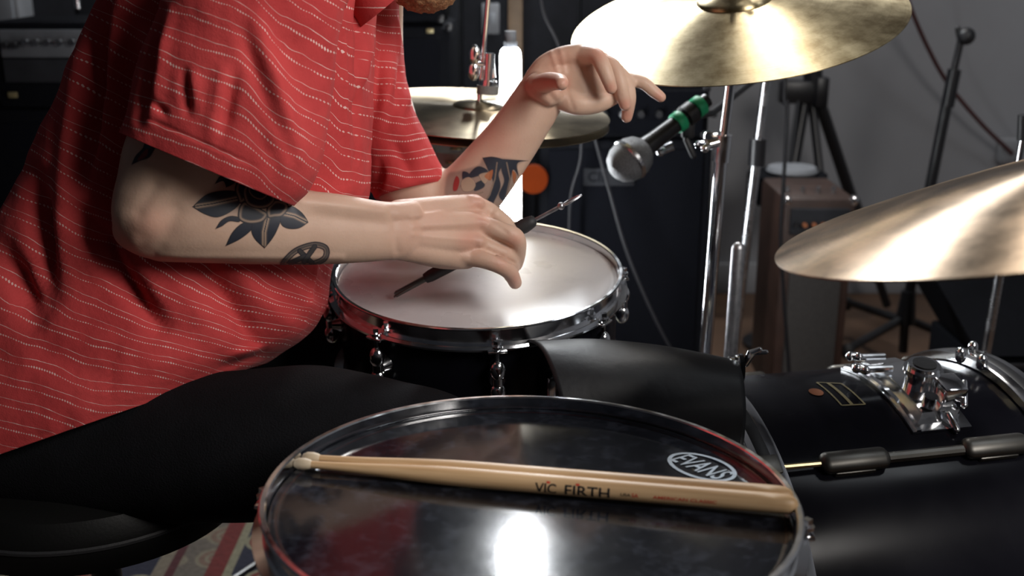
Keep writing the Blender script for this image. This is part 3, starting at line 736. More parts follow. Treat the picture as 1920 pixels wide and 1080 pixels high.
dg = bpy.context.evaluated_depsgraph_get(); dg.update()
me = bpy.data.meshes.new_from_object(b.evaluated_get(dg)); b.modifiers.clear()
old = b.data; b.data = me; bpy.data.meshes.remove(old)
# smooth the arms more than the hands
vg = b.vertex_groups.new(name='arms'); idx_ = []
for v in me.vertices:
    p = v.co+Vector((-.5, 1.22, 0)); a_, b_ = PX(p)
    hand = (a_ > 735 and 350 < b_ < 560 and p.y < 1.325) or (a_ > 985 and b_ < 235)
    if not hand: idx_.append(v.index)
vg.add(idx_, 1.0, 'REPLACE')
sm = b.modifiers.new('smooth', 'SMOOTH'); sm.iterations = 40; sm.factor = .6; sm.vertex_group = 'arms'
dg = bpy.context.evaluated_depsgraph_get(); dg.update()
me = bpy.data.meshes.new_from_object(b.evaluated_get(dg)); b.modifiers.clear(); b.data = me
me.materials.clear(); me.materials.append(M['skin']); me.shade_smooth()
nv = len(me.vertices); co_ = np.empty(nv*3); me.vertices.foreach_get('co', co_); co_ = co_.reshape(-1, 3)+np.array([-.5, 1.22, 0])
no_ = np.empty(nv*3); me.vertices.foreach_get('normal', no_); no_ = no_.reshape(-1, 3)
def PXa(P):
    d = P[:, 1]*math.cos(PITCH)-(P[:, 2]-CAMH)*math.sin(PITCH); v = (P[:, 2]-CAMH)*math.cos(PITCH)+P[:, 1]*math.sin(PITCH)
    return np.stack([960+F*P[:, 0]/d, 540-F*v/d], 1)
pp = PXa(co_)
# anatomical relief: tendons, creases (geometry), and ruddy knuckles (skin colour)
def seg_d(pp, a, b):
    a = np.array(a, float); b = np.array(b, float); ab = b-a
    t = np.clip(((pp-a)@ab)/(ab@ab), 0, 1); return np.linalg.norm(pp-(a+t[:, None]*ab), axis=1), t
disp = np.zeros(nv); front = (no_@np.array([0, -math.cos(PITCH), math.sin(PITCH)])) > -.1
near_arm = front & (co_[:, 1] < 1.32)
for (a, b_, wd, am, sel) in (
    ((770, 408), (885, 384), 5, .0012, 0), ((775, 425), (893, 418), 5, .0010, 0), ((775, 440), (886, 450), 5, .0008, 0),
    ((905, 440), (955, 464), 3, -.0010, 0), ((914, 469), (964, 493), 3.4, -.0022, 0), ((905, 402), (950, 436), 4, -.0010, 0),
    ((735, 395), (745, 470), 7, -.0010, 0), ((330, 395), (300, 460), 16, -.0022, 0), ((262, 395), (290, 350), 14, -.0020, 0),
    ((300, 480), (640, 482), 6, .0012, 0), ((560, 375), (720, 395), 8, .0012, 0), ((590, 400), (720, 420), 9, -.0008, 0),
    ((1034, 100), (1046, 135), 4, .0012, 1), ((1052, 96), (1060, 135), 4, .0010, 1), ((1025, 170), (1040, 190), 8, -.0030, 1), ((1085, 120), (1110, 170), 8, -.0022, 1),
    ((1075, 205), (1062, 165), 4, -.001, 1)):
    d, _ = seg_d(pp, a, b_); s_ = near_arm if sel == 0 else (front & (co_[:, 1] > 1.34))
    disp += s_*np.exp(-(d/wd)**2)*am
for (x, y, wd, am) in ((278, 418, 30, .0045), (325, 445, 26, -.0015), (240, 330, 30, -.0015), (300, 345, 26, -.0015), (252, 455, 16, .002)):
    d = np.hypot(pp[:, 0]-x, pp[:, 1]-y); disp += near_arm*np.exp(-(d/wd)**2)*am
co2 = co_+no_*disp[:, None]-np.array([-.5, 1.22, 0])
me.vertices.foreach_set('co', co2.astype(np.float32).ravel()); me.update()
bl = np.zeros(nv)
for (x, y, wd, am) in ((893, 380, 22, .40), (905, 415, 16, .30), (880, 450, 26, .40), (965, 450, 16, .40), (940, 495, 18, .3), (965, 525, 16, .45), (770, 440, 50, .16), (285, 420, 38, .28), (250, 440, 24, .2), (820, 410, 40, .15),
                       (930, 265, 40, .30), (1030, 160, 24, .35), (1062, 155, 10, .45), (1120, 100, 20, .45), (1145, 165, 12, .5), (1172, 195, 12, .5), (1176, 218, 12, .55), (1236, 182, 12, .5), (1050, 110, 25, .25)):
    d = np.hypot(pp[:, 0]-x, pp[:, 1]-y); bl += np.exp(-(d/wd)**2)*am
at = me.attributes.new('blush', 'FLOAT', 'POINT'); at.data.foreach_set('value', np.clip(bl, 0, .8).astype(np.float32))

# ---------------------------------------------------------------- tattoos: ink patches lying on the skin
bvh_v = [Vector(v) for v in (co2+np.array([-.5, 1.22, 0]))]
polys = [tuple(p.vertices) for p in me.polygons]
bvh = BVHTree.FromPolygons(bvh_v, polys)
def bez(pts, n=8, closed=True):
    """smooth closed outline through points; a point given with a third value is a corner"""
    out = []; m = len(pts)
    for i in range(m):
        p0, p1, p2, p3 = (np.array(pts[(i+k-1) % m][:2], float) for k in range(4))
        c1 = len(pts[i]) > 2; c2 = len(pts[(i+1) % m]) > 2
        t1 = np.zeros(2)+(0 if c1 else (p2-p0)/2); t2 = np.zeros(2)+(0 if c2 else (p3-p1)/2)
        if c1: t1 = (p2-p1)*.8
        if c2: t2 = (p2-p1)*.8
        for k in range(n):
            t = k/n; out.append((2*t**3-3*t**2+1)*p1+(t**3-2*t**2+t)*t1+(-2*t**3+3*t**2)*p2+(t**3-t**2)*t2)
    return np.array(out)
def sdf(poly, X, Y):
    d = np.full(X.shape, 1e9); ins = np.zeros(X.shape, bool)
    for i in range(len(poly)):
        a = poly[i]; b = poly[(i+1) % len(poly)]; ab = b-a; L2 = ab@ab+1e-9
        t = np.clip(((X-a[0])*ab[0]+(Y-a[1])*ab[1])/L2, 0, 1)
        d = np.minimum(d, np.hypot(X-a[0]-t*ab[0], Y-a[1]-t*ab[1]))
        if a[1] != b[1]:
            c_ = ((a[1] > Y) != (b[1] > Y)) & (X < (b[0]-a[0])*(Y-a[1])/(b[1]-a[1]+1e-12)+a[0]); ins ^= c_
    return np.where(ins, -d, d)
def lined(pts, X, Y):
    d = np.full(X.shape, 1e9)
    for a, b in zip(pts[:-1], pts[1:]):
        a = np.array(a, float); b = np.array(b, float); ab = b-a
        t = np.clip(((X-a[0])*ab[0]+(Y-a[1])*ab[1])/(ab@ab+1e-9), 0, 1)
        d = np.minimum(d, np.hypot(X-a[0]-t*ab[0], Y-a[1]-t*ab[1]))
    return d
def sst(x, a, b):
    t = np.clip((x-a)/(b-a), 0, 1); return t*t*(3-2*t)
NAVY = np.array((.026, .031, .046)); GREY = np.array((.10, .10, .105)); SK = np.array((.50, .35, .25))
def tattoo(name, box, step, paint, off=.0005, ymin=0):
    x0, y0, x1, y1 = box; xs = np.arange(x0, x1+step, step); ys = np.arange(y0, y1+step, step)
    X, Y = np.meshgrid(xs, ys); col, al = paint(X, Y)
    idx = -np.ones(X.shape, int); vs = []; cs = []
    need = al > .02
    nd = need.copy(); nd[1:] |= need[:-1]; nd[:-1] |= need[1:]; nd[:, 1:] |= nd[:, :-1].copy(); nd[:, :-1] |= nd[:, 1:].copy()
    o_ = Vector((0, 0, CAMH))
    for j in range(X.shape[0]):
        for i in range(X.shape[1]):
            if nd[j, i]:
                dr = (W(X[j, i], Y[j, i], 1.0)-o_).normalized(); h = bvh.ray_cast(o_, dr)
                if h[0] is not None and h[0].y > ymin:
                    idx[j, i] = len(vs); vs.append(h[0]+h[1]*off-Vector((-.5, 1.22, 0))); cs.append((*col[j, i], al[j, i]))
    fs = []
    for j in range(X.shape[0]-1):
        for i in range(X.shape[1]-1):
            q = (idx[j, i], idx[j+1, i], idx[j+1, i+1], idx[j, i+1])
            if min(q) >= 0:
                Ys = [vs[k].y for k in q]
                if max(Ys)-min(Ys) < .012: fs.append(q)
    m_ = bpy.data.meshes.new(name); m_.from_pydata([tuple(v) for v in vs], [], fs); m_.shade_smooth()
    a_ = m_.attributes.new('ink', 'FLOAT_COLOR', 'POINT'); a_.data.foreach_set('color', np.array(cs, np.float32).ravel())
    m_.materials.append(M['ink']); ob = bpy.data.objects.new('tattoo', m_); C.objects.link(ob); ob.parent = b; return ob
def over(col, al, c2, a2):
    a2 = np.clip(a2, 0, 1)[..., None]; A = al[..., None]; na = a2+A*(1-a2)
    return (np.asarray(c2)*a2+col*A*(1-a2))/np.maximum(na, 1e-6), na[..., 0]
def leaf(col, al, pts, rib, X, Y, light=.75, dark=NAVY):
    s_ = sdf(bez(pts), X, Y); inside = sst(-s_, -.7, .7)
    rd = lined(rib, X, Y) if rib else np.full(X.shape, 99.)
    sh = np.clip(np.exp(-((rd-2.2)/2.2)**2)*light*(rd > .9), 0, 1)[..., None]
    c_ = dark*(1-sh)+SK*.8*sh
    ol = sst(-s_, 2.2, .6)[..., None]
    c_ = c_*(1-ol)+NAVY*.7*ol
    return over(col, al, c_, inside)
def petal(col, al, pts, X, Y, ring=4.5, rw=2.2):
    s_ = sdf(bez(pts), X, Y); inside = sst(-s_, -.7, .7)
    sh = (np.exp(-((-s_-ring)/rw)**2)*.75)[..., None]
    c_ = NAVY*1.1*(1-sh)+SK*sh; ol = sst(-s_, 2.4, .7)[..., None]; c_ = c_*(1-ol)+NAVY*.6*ol
    return over(col, al, c_, inside)
def flower(X, Y):
    col = np.zeros((*X.shape, 3)); al = np.zeros(X.shape)
    col, al = leaf(col, al, [(402, 345, 1), (412, 330), (428, 322), (436, 316, 1), (446, 330), (438, 345), (424, 352, 1), (418, 340)], None, X, Y)
    col, al = leaf(col, al, [(361, 388, 1), (385, 366), (415, 358), (445, 360), (452, 375), (440, 392), (410, 407), (385, 402)], [(361, 388), (400, 382), (446, 372)], X, Y, .95)
    col, al = leaf(col, al, [(404, 429, 1), (415, 413), (432, 405), (450, 408), (448, 416), (430, 415), (416, 424)], None, X, Y)
    col, al = leaf(col, al, [(423, 461, 1), (436, 435), (455, 418), (475, 415), (472, 430), (450, 448)], None, X, Y)
    col, al = leaf(col, al, [(496, 465, 1), (478, 448), (471, 430), (478, 408), (505, 402), (526, 408), (520, 430), (510, 448)], [(495, 465), (495, 435), (502, 405)], X, Y, .9)
    col, al = leaf(col, al, [(578, 417, 1), (560, 428), (538, 428), (526, 418), (528, 395), (545, 386), (562, 395), (572, 406)], [(576, 417), (552, 405), (530, 400)], X, Y, .9)
    col, al = petal(col, al, [(445, 372), (440, 355), (447, 338), (462, 335), (472, 350), (462, 375), (450, 382)], X, Y)
    col, al = petal(col, al, [(446, 405), (450, 385), (462, 378), (490, 392), (502, 402), (492, 416), (470, 420), (452, 415)], X, Y)
    col, al = petal(col, al, [(502, 408), (500, 390), (515, 375), (535, 378), (541, 390), (530, 405), (515, 408)], X, Y)
    col, al = petal(col, al, [(458, 375), (456, 355), (470, 342), (500, 352), (516, 372), (505, 388), (485, 392), (466, 386)], X, Y, 3.5)
    col, al = petal(col, al, [(464, 358), (470, 345), (490, 350), (505, 362), (492, 376), (474, 372)], X, Y, 3, 1.4)
    return col, al*.93
tattoo('tattoo', (356, 310, 584, 470), 1.0, flower)
def circ(X, Y):
    col = np.zeros((*X.shape, 3)); al = np.zeros(X.shape)
    s_ = sdf(bez([(526, 496), (540, 476), (560, 462), (590, 454), (612, 460), (617, 475), (608, 490), (580, 500), (545, 502)]), X, Y)
    col, al = over(col, al, GREY*.8, np.exp(-((s_+4)/3.6)**2)*.9)
    col, al = over(col, al, NAVY, sst(np.abs(s_), 1.6, .6)); col, al = over(col, al, NAVY, sst(np.abs(s_+9), 1.4, .5))
    for seg in ([(562, 470), (585, 492)], [(545, 492), (572, 480)], [(590, 462), (570, 490)]):
        d = lined(seg, X, Y); col, al = over(col, al, GREY*.6, sst(d, 4.5, 3)*(s_ < -3)); col, al = over(col, al, NAVY, sst(np.abs(d-4), 1.3, .5)*(s_ < -3))
    return col, al*.85
tattoo('tattoo', (522, 450, 622, 502), 1.0, circ)
def feather(X, Y):
    col = np.zeros((*X.shape, 3)); al = np.zeros(X.shape)
    col, al = leaf(col, al, [(247, 309, 1), (255, 292), (268, 278), (276, 262), (302, 262), (290, 280), (280, 295), (262, 302)], None, X, Y)
    s_ = sdf(bez([(258, 300), (268, 286), (278, 278), (276, 292), (264, 300)]), X, Y); col, al = over(col, al, (.25, .04, .04), sst(-s_, -1, 1.5)*.9)
    s_ = sdf(bez([(272, 276), (282, 264), (292, 264), (282, 278)]), X, Y); col, al = over(col, al, (.05, .12, .16), sst(-s_, -1, 1.5)*.9)
    return col, al*.9
tattoo('tattoo', (243, 256, 306, 312), 1.0, feather)
def sleeve_ink(X, Y):
    col = np.zeros((*X.shape, 3)); al = np.zeros(X.shape)
    s_ = sdf(bez([(836, 330), (862, 318), (895, 308), (905, 296), (940, 294), (990, 300, 1), (972, 312), (975, 330), (966, 345), (950, 380), (930, 400), (840, 400)]), X, Y)
    col, al = over(col, al, np.array((.08, .09, .11)), sst(-s_, -1, 6)*.32)
    for pts in ([(905, 296, 1), (925, 294), (945, 302), (935, 325), (938, 350), (925, 380), (915, 400), (900, 400), (915, 370), (925, 345), (915, 318)],
                [(940, 298, 1), (990, 301, 1), (970, 306), (972, 330, 1), (962, 318), (955, 345), (945, 375), (935, 365), (945, 340), (940, 318)],
                [(888, 345, 1), (905, 338), (908, 350), (890, 358)], [(862, 352, 1), (885, 320), (900, 312), (915, 322), (890, 332), (872, 336)],
                [(836, 385), (860, 372), (885, 366), (905, 372), (890, 395), (845, 400)], [(868, 322), (880, 326), (876, 340), (868, 338)]):
        s_ = sdf(bez(pts), X, Y); col, al = over(col, al, np.array((.022, .030, .048)), sst(-s_, -.8, .8)*.92)
    for pts in ([(865, 340), (880, 332), (892, 345), (885, 358), (868, 358)], [(898, 328), (918, 324), (910, 345)], ):
        s_ = sdf(bez(pts), X, Y); col, al = over(col, al, SK*1.0, sst(-s_, -.5, 1.2)*.8)
    for pts in ([(908, 330), (924, 318), (920, 338)], [(960, 320), (968, 328), (963, 345)]):
        s_ = sdf(bez(pts), X, Y); col, al = over(col, al, (.45, .14, .05), sst(-s_, -.5, 1.2)*.85)
    for pts in ([(850, 345), (856, 330), (862, 338), (858, 356), (850, 358)],):
        s_ = sdf(bez(pts), X, Y); col, al = over(col, al, (.35, .03, .03), sst(-s_, -.5, 1.2)*.9)
    for seg in ([(898, 395), (918, 365), (928, 335), (932, 305)], [(948, 370), (956, 335), (950, 305)], [(870, 372), (905, 360)]):
        d = lined(seg, X, Y); col, al = over(col, al, SK*.7, sst(d, 1.8, .7)*.6)
    return col, al*.92
tattoo('tattoo', (832, 288, 994, 402), 1.0, sleeve_ink, ymin=1.325)

# ---------------------------------------------------------------- shirt
def nz3(p, s_, seed=0): return noise.noise(Vector((p[0]*s_+seed, p[1]*s_+seed*.7, p[2]*s_-seed)))
def shirt_loft(name, rows, nr, na, stf, folds, parent, expo=2.3, amp=.002, closed_top=False, thick=.0016, fsel=None):
    """rows: (Lx,Ly, Rx,Ry, Y, halfdepth). Cross-sections span left edge to right edge of the garment, with real depth."""
    s = spline(rows, nr); vs = []; st = []; al = []; vdv = Vector(vd)
    for i, q in enumerate(s):
        L = W(q[0], q[1], q[4]); Rr = W(q[2], q[3], q[4]); c_ = (L+Rr)/2; h = (Rr-L)/2
        for k in range(na):
            g = 2*PI*k/na; cx, sn = math.cos(g), math.sin(g)
            x = math.copysign(abs(cx)**(2/expo), cx); y = math.copysign(abs(sn)**(2/expo), sn)
            p = c_+h*x+vdv*y*q[5]
            nrm = (h.normalized()*x/h.length+vdv*y/q[5]).normalized()
            a, bb = PX(p); frontness = max(0, min(1, -sn*2+.35))
            d = 0
            for (fa, fb, wd, am) in folds:
                ab = (fb[0]-fa[0], fb[1]-fa[1]); l2 = ab[0]**2+ab[1]**2
                t = max(0, min(1, ((a-fa[0])*ab[0]+(bb-fa[1])*ab[1])/l2)); dd = math.hypot(a-fa[0]-t*ab[0], bb-fa[1]-t*ab[1])
                d += am*math.exp(-(dd/wd)**2)*frontness*min(1, 2.2*min(t, 1-t)+.35)
            u = Vector((p.x, p.y, p.z))
            d += amp*(nz3(u, 22, 3)+.5*nz3(u, 55, 9))
            vs.append(p+nrm*d)
            sv, av = stf(a-d*1500*.25, bb, i/(nr-1), g); st.append(sv); al.append(av)
    fs = [(i*na+k, i*na+(k+1) % na, (i+1)*na+(k+1) % na, (i+1)*na+k) for i in range(nr-1) for k in range(na)]
    if closed_top: fs.append(tuple(range((nr-1)*na, nr*na)))
    m_ = bpy.data.meshes.new(name); rt = PINV
    m_.from_pydata([tuple(rt@v) for v in vs], [], fs)
    for nm, arr in (('st', st), ('al', al)):
        a_ = m_.attributes.new(nm, 'FLOAT', 'POINT'); a_.data.foreach_set('value', np.array(arr, np.float32))
    bm = bmesh.new(); bm.from_mesh(m_); bmesh.ops.recalc_face_normals(bm, faces=bm.faces); bm.to_mesh(m_); bm.free(); m_.shade_smooth()
    m_.materials.append(M['shirt']); ob = bpy.data.objects.new(name, m_); C.objects.link(ob); ob.parent = parent
    md = ob.modifiers.new('thickness', 'SOLIDIFY'); md.thickness = thick; md.offset = -1
    return ob
def nn2(a, b, s_=.012): return noise.noise(Vector((a*s_, b*s_, 1.7)))
def st_torso(a, b, u, g):
    q = max(0, min(1, (b-500)/320)); q = q*q*(3-2*q); k = .55-.33*q
    y = b-k*a+.30*max(0, min(1, (600-b)/60))*max(0, min(250, a-400))*-1*(b > 430)+14*nn2(a, b, .008)+5*nn2(a, b, .03)
    y -= 12*math.exp(-((a-150)/60)**2)
    y += .25*max(0, a-560)*(b < 430)
    y -= 22*max(0, min(1, (a-600)/40))*(b < 420)
    return y/46, a/60
torso_rows = [(-150, 908, 490, 684, 1.25, .195), (-155, 850, 512, 670, 1.25, .195), (-150, 760, 575, 625, 1.25, .185), (-120, 650, 606, 575, 1.25, .165), (-60, 520, 620, 500, 1.25, .150), (25, 400, 645, 420, 1.25, .145),
              (88, 275, 685, 370, 1.26, .15), (142, 170, 694, 270, 1.265, .16), (184, 80, 696, 160, 1.27, .175), (222, 0, 700, 50, 1.27, .19), (260, -90, 700, -40, 1.275, .19), (330, -160, 670, -110, 1.28, .15), (440, -175, 610, -140, 1.285, .08)]
torso_folds = [((190, -20), (150, 330), 18, -.030), ((215, -20), (200, 300), 26, .006), ((238, 60), (205, 440), 24, -.026), ((150, 120), (110, 480), 22, .010), ((60, 330), (90, 560), 22, -.022), ((150, 400), (300, 612), 18, -.024), ((205, 430), (330, 600), 22, .008),
               ((370, 480), (500, 660), 18, -.015), ((420, 480), (560, 640), 22, .007), ((520, 500), (600, 600), 20, .006), ((300, 500), (420, 640), 26, .006), ((0, 470), (60, 600), 26, -.022), ((60, 650), (210, 720), 26, -.004),
               ((410, 690), (500, 660), 9, -.010), ((430, 670), (505, 650), 9, .009), ((208, 660), (205, 760), 6, -.003), ((120, 770), (130, 850), 14, -.004), ((598, 480), (560, 640), 3, .003),
               ((640, -20), (655, 380), 4, .004), ((675, -20), (668, 300), 5, -.007), ((700, 60), (668, 180), 8, .010), ((690, -20), (672, 50), 8, -.012)]
shirt = shirt_loft('shirt', torso_rows, 190, 220, st_torso, torso_folds, person, 2.25, .0022)
def st_sleeve(a, b, u, g):
    t = max(0, min(1, (a-450)/90)); t = t*t*(3-2*t)
    t2 = max(0, min(1, (a-560)/60))
    y = b-.36*(a-250)-t*42+t2*0-(.28*max(0, a-540))+9*nn2(a, b, .010)+4*nn2(a, b, .035)
    return y/48+.5, a/62
sl_rows = [(470, -215, 570, -205, 1.20, .05), (395, -175, 625, -160, 1.16, .085), (345, -60, 655, -50, 1.12, .085), (312, 10, 640, 20, 1.10, .083), (285, 80, 626, 110, 1.095, .08), (262, 150, 617, 210, 1.09, .077), (246, 205, 606, 285, 1.088, .072), (236, 238, 578, 352, 1.086, .069), (231, 251, 548, 385, 1.085, .067)]
sl_folds = [((300, 20), (262, 225), 10, -.010), ((318, 20), (285, 230), 12, .005), ((345, 130), (352, 215), 8, -.006), ((362, 130), (372, 210), 10, .004), ((440, 130), (415, 260), 12, -.006), ((418, 130), (395, 260), 12, .004), ((290, 190), (310, 215), 7, -.005),
            ((480, 40), (560, 300), 20, .008), ((520, 20), (600, 260), 30, -.006), ((455, 60), (520, 230), 16, -.005), ((500, 230), (540, 330), 14, .004), ((262, 215), (480, 312), 3, -.0016)]
sl1 = shirt_loft('sleeve', sl_rows, 130, 170, st_sleeve, sl_folds, shirt, 2.2, .0018, closed_top=True)
def st_far(a, b, u, g):
    y = b-.20*a+6*nn2(a, b, .02)+18*max(0, min(1, (a-760)/60)); return y/33, a/48
fr_rows = [(570, -175, 640, -180, 1.36, .04), (560, -140, 690, -140, 1.37, .075), (600, -60, 742, -25, 1.395, .075), (620, 20, 750, 40, 1.40, .075), (640, 110, 757, 115, 1.40, .072), (650, 190, 772, 195, 1.40, .069), (662, 265, 802, 258, 1.40, .067), (680, 330, 832, 318, 1.395, .066), (700, 367, 838, 334, 1.39, .064), (706, 374, 836, 343, 1.39, .063)]
fr_folds = [((755, 110), (745, 200), 6, -.007), ((770, 160), (735, 250), 9, .006), ((735, 120), (712, 240), 10, .006), ((720, 60), (705, 200), 8, -.006), ((712, 310), (700, 360), 10, -.010), ((760, 240), (800, 330), 14, .004), ((738, 260), (775, 330), 12, -.006), ((745, 30), (752, 100), 5, .004)]
sl2 = shirt_loft('sleeve', fr_rows, 100, 120, st_far, fr_folds, shirt, 2.2, .0018, closed_top=True)
# collar: a folded band standing round the neck
m = MB(); cc = W(640, -60, 1.28); vs = []; fs = []
n = 40
ring = []
for k in range(n+1):
    g = R(-150)+R(300)*k/n
    base = W(650-70*math.cos(g)*-1, -45+38*math.cos(g)*-1+0, 1.28+.085*math.sin(g))
    ring.append(base)
for k, p in enumerate(ring):
    e = abs(k/n-.5)*2
    vs += [p+Vector((0, 0, .012)), p+Vector((.012, 0, .022)), p+Vector((.022, 0, .0)), p+Vector((.030+.012*e, 0, -.022-.018*e))]
for k in range(n):
    for j in range(3): fs.append((k*4+j, k*4+j+1, k*4+j+5, k*4+j+4))
m.add(vs, fs); col_o = m.build('collar', 'shirt', shirt, world=True, solid=.0018)
a_ = col_o.data.attributes.new('st', 'FLOAT', 'POINT'); a_.data.foreach_set('value', np.array([v.co.z*28 for v in col_o.data.vertices], np.float32))
a_ = col_o.data.attributes.new('al', 'FLOAT', 'POINT'); a_.data.foreach_set('value', np.array([v.co.y*30 for v in col_o.data.vertices], np.float32))
# ---------------------------------------------------------------- trousers and shoes
tr = MB()
def leg(pts, m, n=40):
    s = spline(pts, 50); P = [q[:3] for q in s]
    vs = []; fs = []
    m.capsule(P, [q[3]+.0015*nz3(q[:3], 30) for q in s], n, None, None, 4)
leg([(-.54, 1.175, .535, .095), (-.42, 1.15, .530, .088), (-.31, 1.12, .542, .082), (-.22, 1.11, .552, .083), (-.15, 1.105, .546, .079), (-.08, 1.11, .535, .068), (-.055, 1.115, .50, .062), (-.03, 1.12, .38, .062), (.0, 1.12, .24, .055), (.02, 1.125, .12, .055)], tr)
leg([(-.52, 1.35, .56, .10), (-.42, 1.42, .555, .096), (-.28, 1.51, .55, .085), (-.15, 1.60, .54, .075), (-.06, 1.66, .525, .066), (-.03, 1.68, .49, .061), (-.02, 1.69, .36, .062), (-.02, 1.69, .22, .055), (-.02, 1.70, .12, .055)], tr)
tr.capsule([(-.54, 1.19, .565), (-.54, 1.34, .565)], [.095, .095], 36); tr.capsule([(-.54, 1.2, .62), (-.54, 1.32, .62)], [.09, .09], 36)
to = tr.build('trousers', 'trouser', person, world=True)
vx = to.modifiers.new('remesh', 'REMESH'); vx.mode = 'VOXEL'; vx.voxel_size = .006; vx.use_smooth_shade = True
s2 = to.modifiers.new('smooth', 'SMOOTH'); s2.iterations = 8
for (x, y, rz) in ((.035, 1.125, 0), (.0, 1.71, .1)):
    m = MB().capsule([(x-.03, y, .065), (x+.06, y, .06), (x+.16, y, .05)], [.045, .045, .038], 18, .9).box((x+.065, y, .025), (.27, .09, .02), bev=.008)
    m.build('shoe', 'black_plastic', person, world=True)
# beard and hair
m = MB(); m.ball(HC+Vector((.040, 0, -.092)), (.046, .048, .040), 12); m.ball(HC+Vector((.010, 0, -.064)), (.050, .062, .040), 10)
bo = m.build('beard', 'beard', person, world=True)
t_ = bpy.data.textures.new('fuzz', 'CLOUDS'); t_.noise_scale = .006
sb = bo.modifiers.new('s', 'SUBSURF'); sb.levels = sb.render_levels = 2
dm = bo.modifiers.new('d', 'DISPLACE'); dm.texture = t_; dm.strength = .006
m = MB(); m.ball(HC+Vector((-.028, 0, .036)), (.100, .084, .092), 14); ho = m.build('hair', 'hair', person, world=True)
sb = ho.modifiers.new('s', 'SUBSURF'); sb.levels = sb.render_levels = 2
dm = ho.modifiers.new('d', 'DISPLACE'); dm.texture = t_; dm.strength = .012
for s_ in (-1, 1): 
    ey = MB().ball(HC+Vector((.0725, s_*.028, .004)), .0105, 8).build('eye', 'eye_white', person, world=True)
    MB().ball(HC+Vector((.0815, s_*.028, .001)), (.0028, .005, .005), 8).build('iris', 'hair', ey, world=True)

# ---------------------------------------------------------------- brush in the hand
A0 = W(740, 553, 1.292); A1 = W(1090, 366, 1.278)
def bp_(t): return A0+(A1-A0)*t
br = thing('drum_brush', 'black-handled wire drum brush held in the near hand over the white head', 'brush', bp_(.5))
m = MB(); m.tube([bp_(t) for t in (.17, .2, .3, .5, .65, .67)], [.0062, .0075, .008, .0078, .0072, .006], 16)
m.capsule([bp_(.665), bp_(.70), bp_(.735)], [.0082, .0092, .0078], 14); m.build('handle', 'rubber', br, world=True)
dv = (A1-A0).normalized(); sd = Vector((0, 0, 1)).cross(dv).normalized(); vv_ = dv.cross(sd)
m = MB()
for k in range(14):
    u = (k/13-.5); m.tube([bp_(.18)+sd*u*.006, bp_(.09)+sd*u*.010, bp_(.0)+sd*u*.013-Vector((0, 0, .001))], .0009, 5)
m.box(bp_(.09), ((A1-A0).length*.17, .010, .0065), Matrix((dv, sd, vv_)).transposed(), .001)
m.build('wire_bundle', 'lug_grey', br, world=True)
m = MB(); m.tube([bp_(.73), bp_(.90)], .0022, 8); m.ball(bp_(.895), .0045, 8)
lp = [bp_(.90), bp_(.93)+sd*.007, bp_(.97)+sd*.006, bp_(1.0), bp_(.97)-sd*.006, bp_(.93)-sd*.007, bp_(.90)]
m.tube([Vector(q) for q in spline([tuple(v) for v in lp], 24)], .0014, 6); m.build('pull_rod', 'steel', br, world=True)
# ---------------------------------------------------------------- drum stool
th = thing('drum_stool', 'black round drum stool under the seated person', 'stool', (-.50, 1.22, 0))
m = MB().lathe([(.0005, .0), (.15, .0), (.172, .008), (.181, .028), (.180, .052), (.170, .070), (.14, .080), (.06, .083), (.0005, .082)], 64, Matrix.Translation((0, 0, .415)))
m.build('seat', 'seat_vinyl', th)
MB().lathe([(.1805, 0), (.1825, .002), (.1825, .005), (.1805, .007)], 64, Matrix.Translation((0, 0, .452)), closed=True).build('piping', 'rubber', th)
MB().tube([(0, 0, .2), (0, 0, .42)], .018, 18).build('post', 'black_metal', th)
for k in range(3):
    a = 2*PI*k/3+.6; f = Vector((math.cos(a)*.26, math.sin(a)*.26, .030))
    l = MB().tube([(0, 0, .26), f], .010, 12).tube([(0, 0, .12), f*.55+Vector((0, 0, .06))], .006, 8).build('leg', 'black_metal', th)
    MB().capsule([f, f*1.03], .014, 12).build('rubber_foot', 'rubber', l)
# ---------------------------------------------------------------- stands
def tripod_base(t, x, y, zj, spread, rad=.008, mat='chrome', ang=.4, zc=.12):
    for k in range(3):
        a = ang+2*PI*k/3; f = Vector((x+math.cos(a)*spread, y+math.sin(a)*spread, .014)); j = Vector((x+math.cos(a)*.018, y+math.sin(a)*.018, zj))
        l = MB().tube([j, f], rad, 10).tube([Vector((x, y, zc)), j.lerp(f, .55)], rad*.6, 8).build('leg', mat, t, world=True)
        MB().capsule([f, f+(f-j).normalized()*.012], rad*1.5, 10).build('rubber_foot', 'rubber', l, world=True)
def wing(m, p, r=.010, d=(1, 0, 0)):
    d = Vector(d).normalized(); p = Vector(p); s = d.cross(Vector((0, 0, 1))).normalized()
    m.tube([p, p+d*r*1.2], r*.55, 12)
    m.capsule([p+d*r, p+d*r*1.8+s*r*1.1], [r*.35, r*.45], 8); m.capsule([p+d*r, p+d*r*1.8-s*r*1.1], [r*.35, r*.45], 8)
def cymbal_top(t, c, n, bell, extra=.035):
    c = Vector(c); n = Vector(n)
    MB().tube([c-n*.03, c+n*(bell+extra)], .004, 12).build('tilter_rod', 'chrome', t, world=True)
    MB().tube([c+n*(bell+.001), c+n*(bell+.012)], .015, 20).tube([c+n*(bell-.022), c+n*(bell-.010)], .013, 20).build('felt', 'felt', t, world=True)
    m = MB(); wing(m, c+n*(bell+.016), .012); m.build('wing_nut', 'chrome', t, world=True)
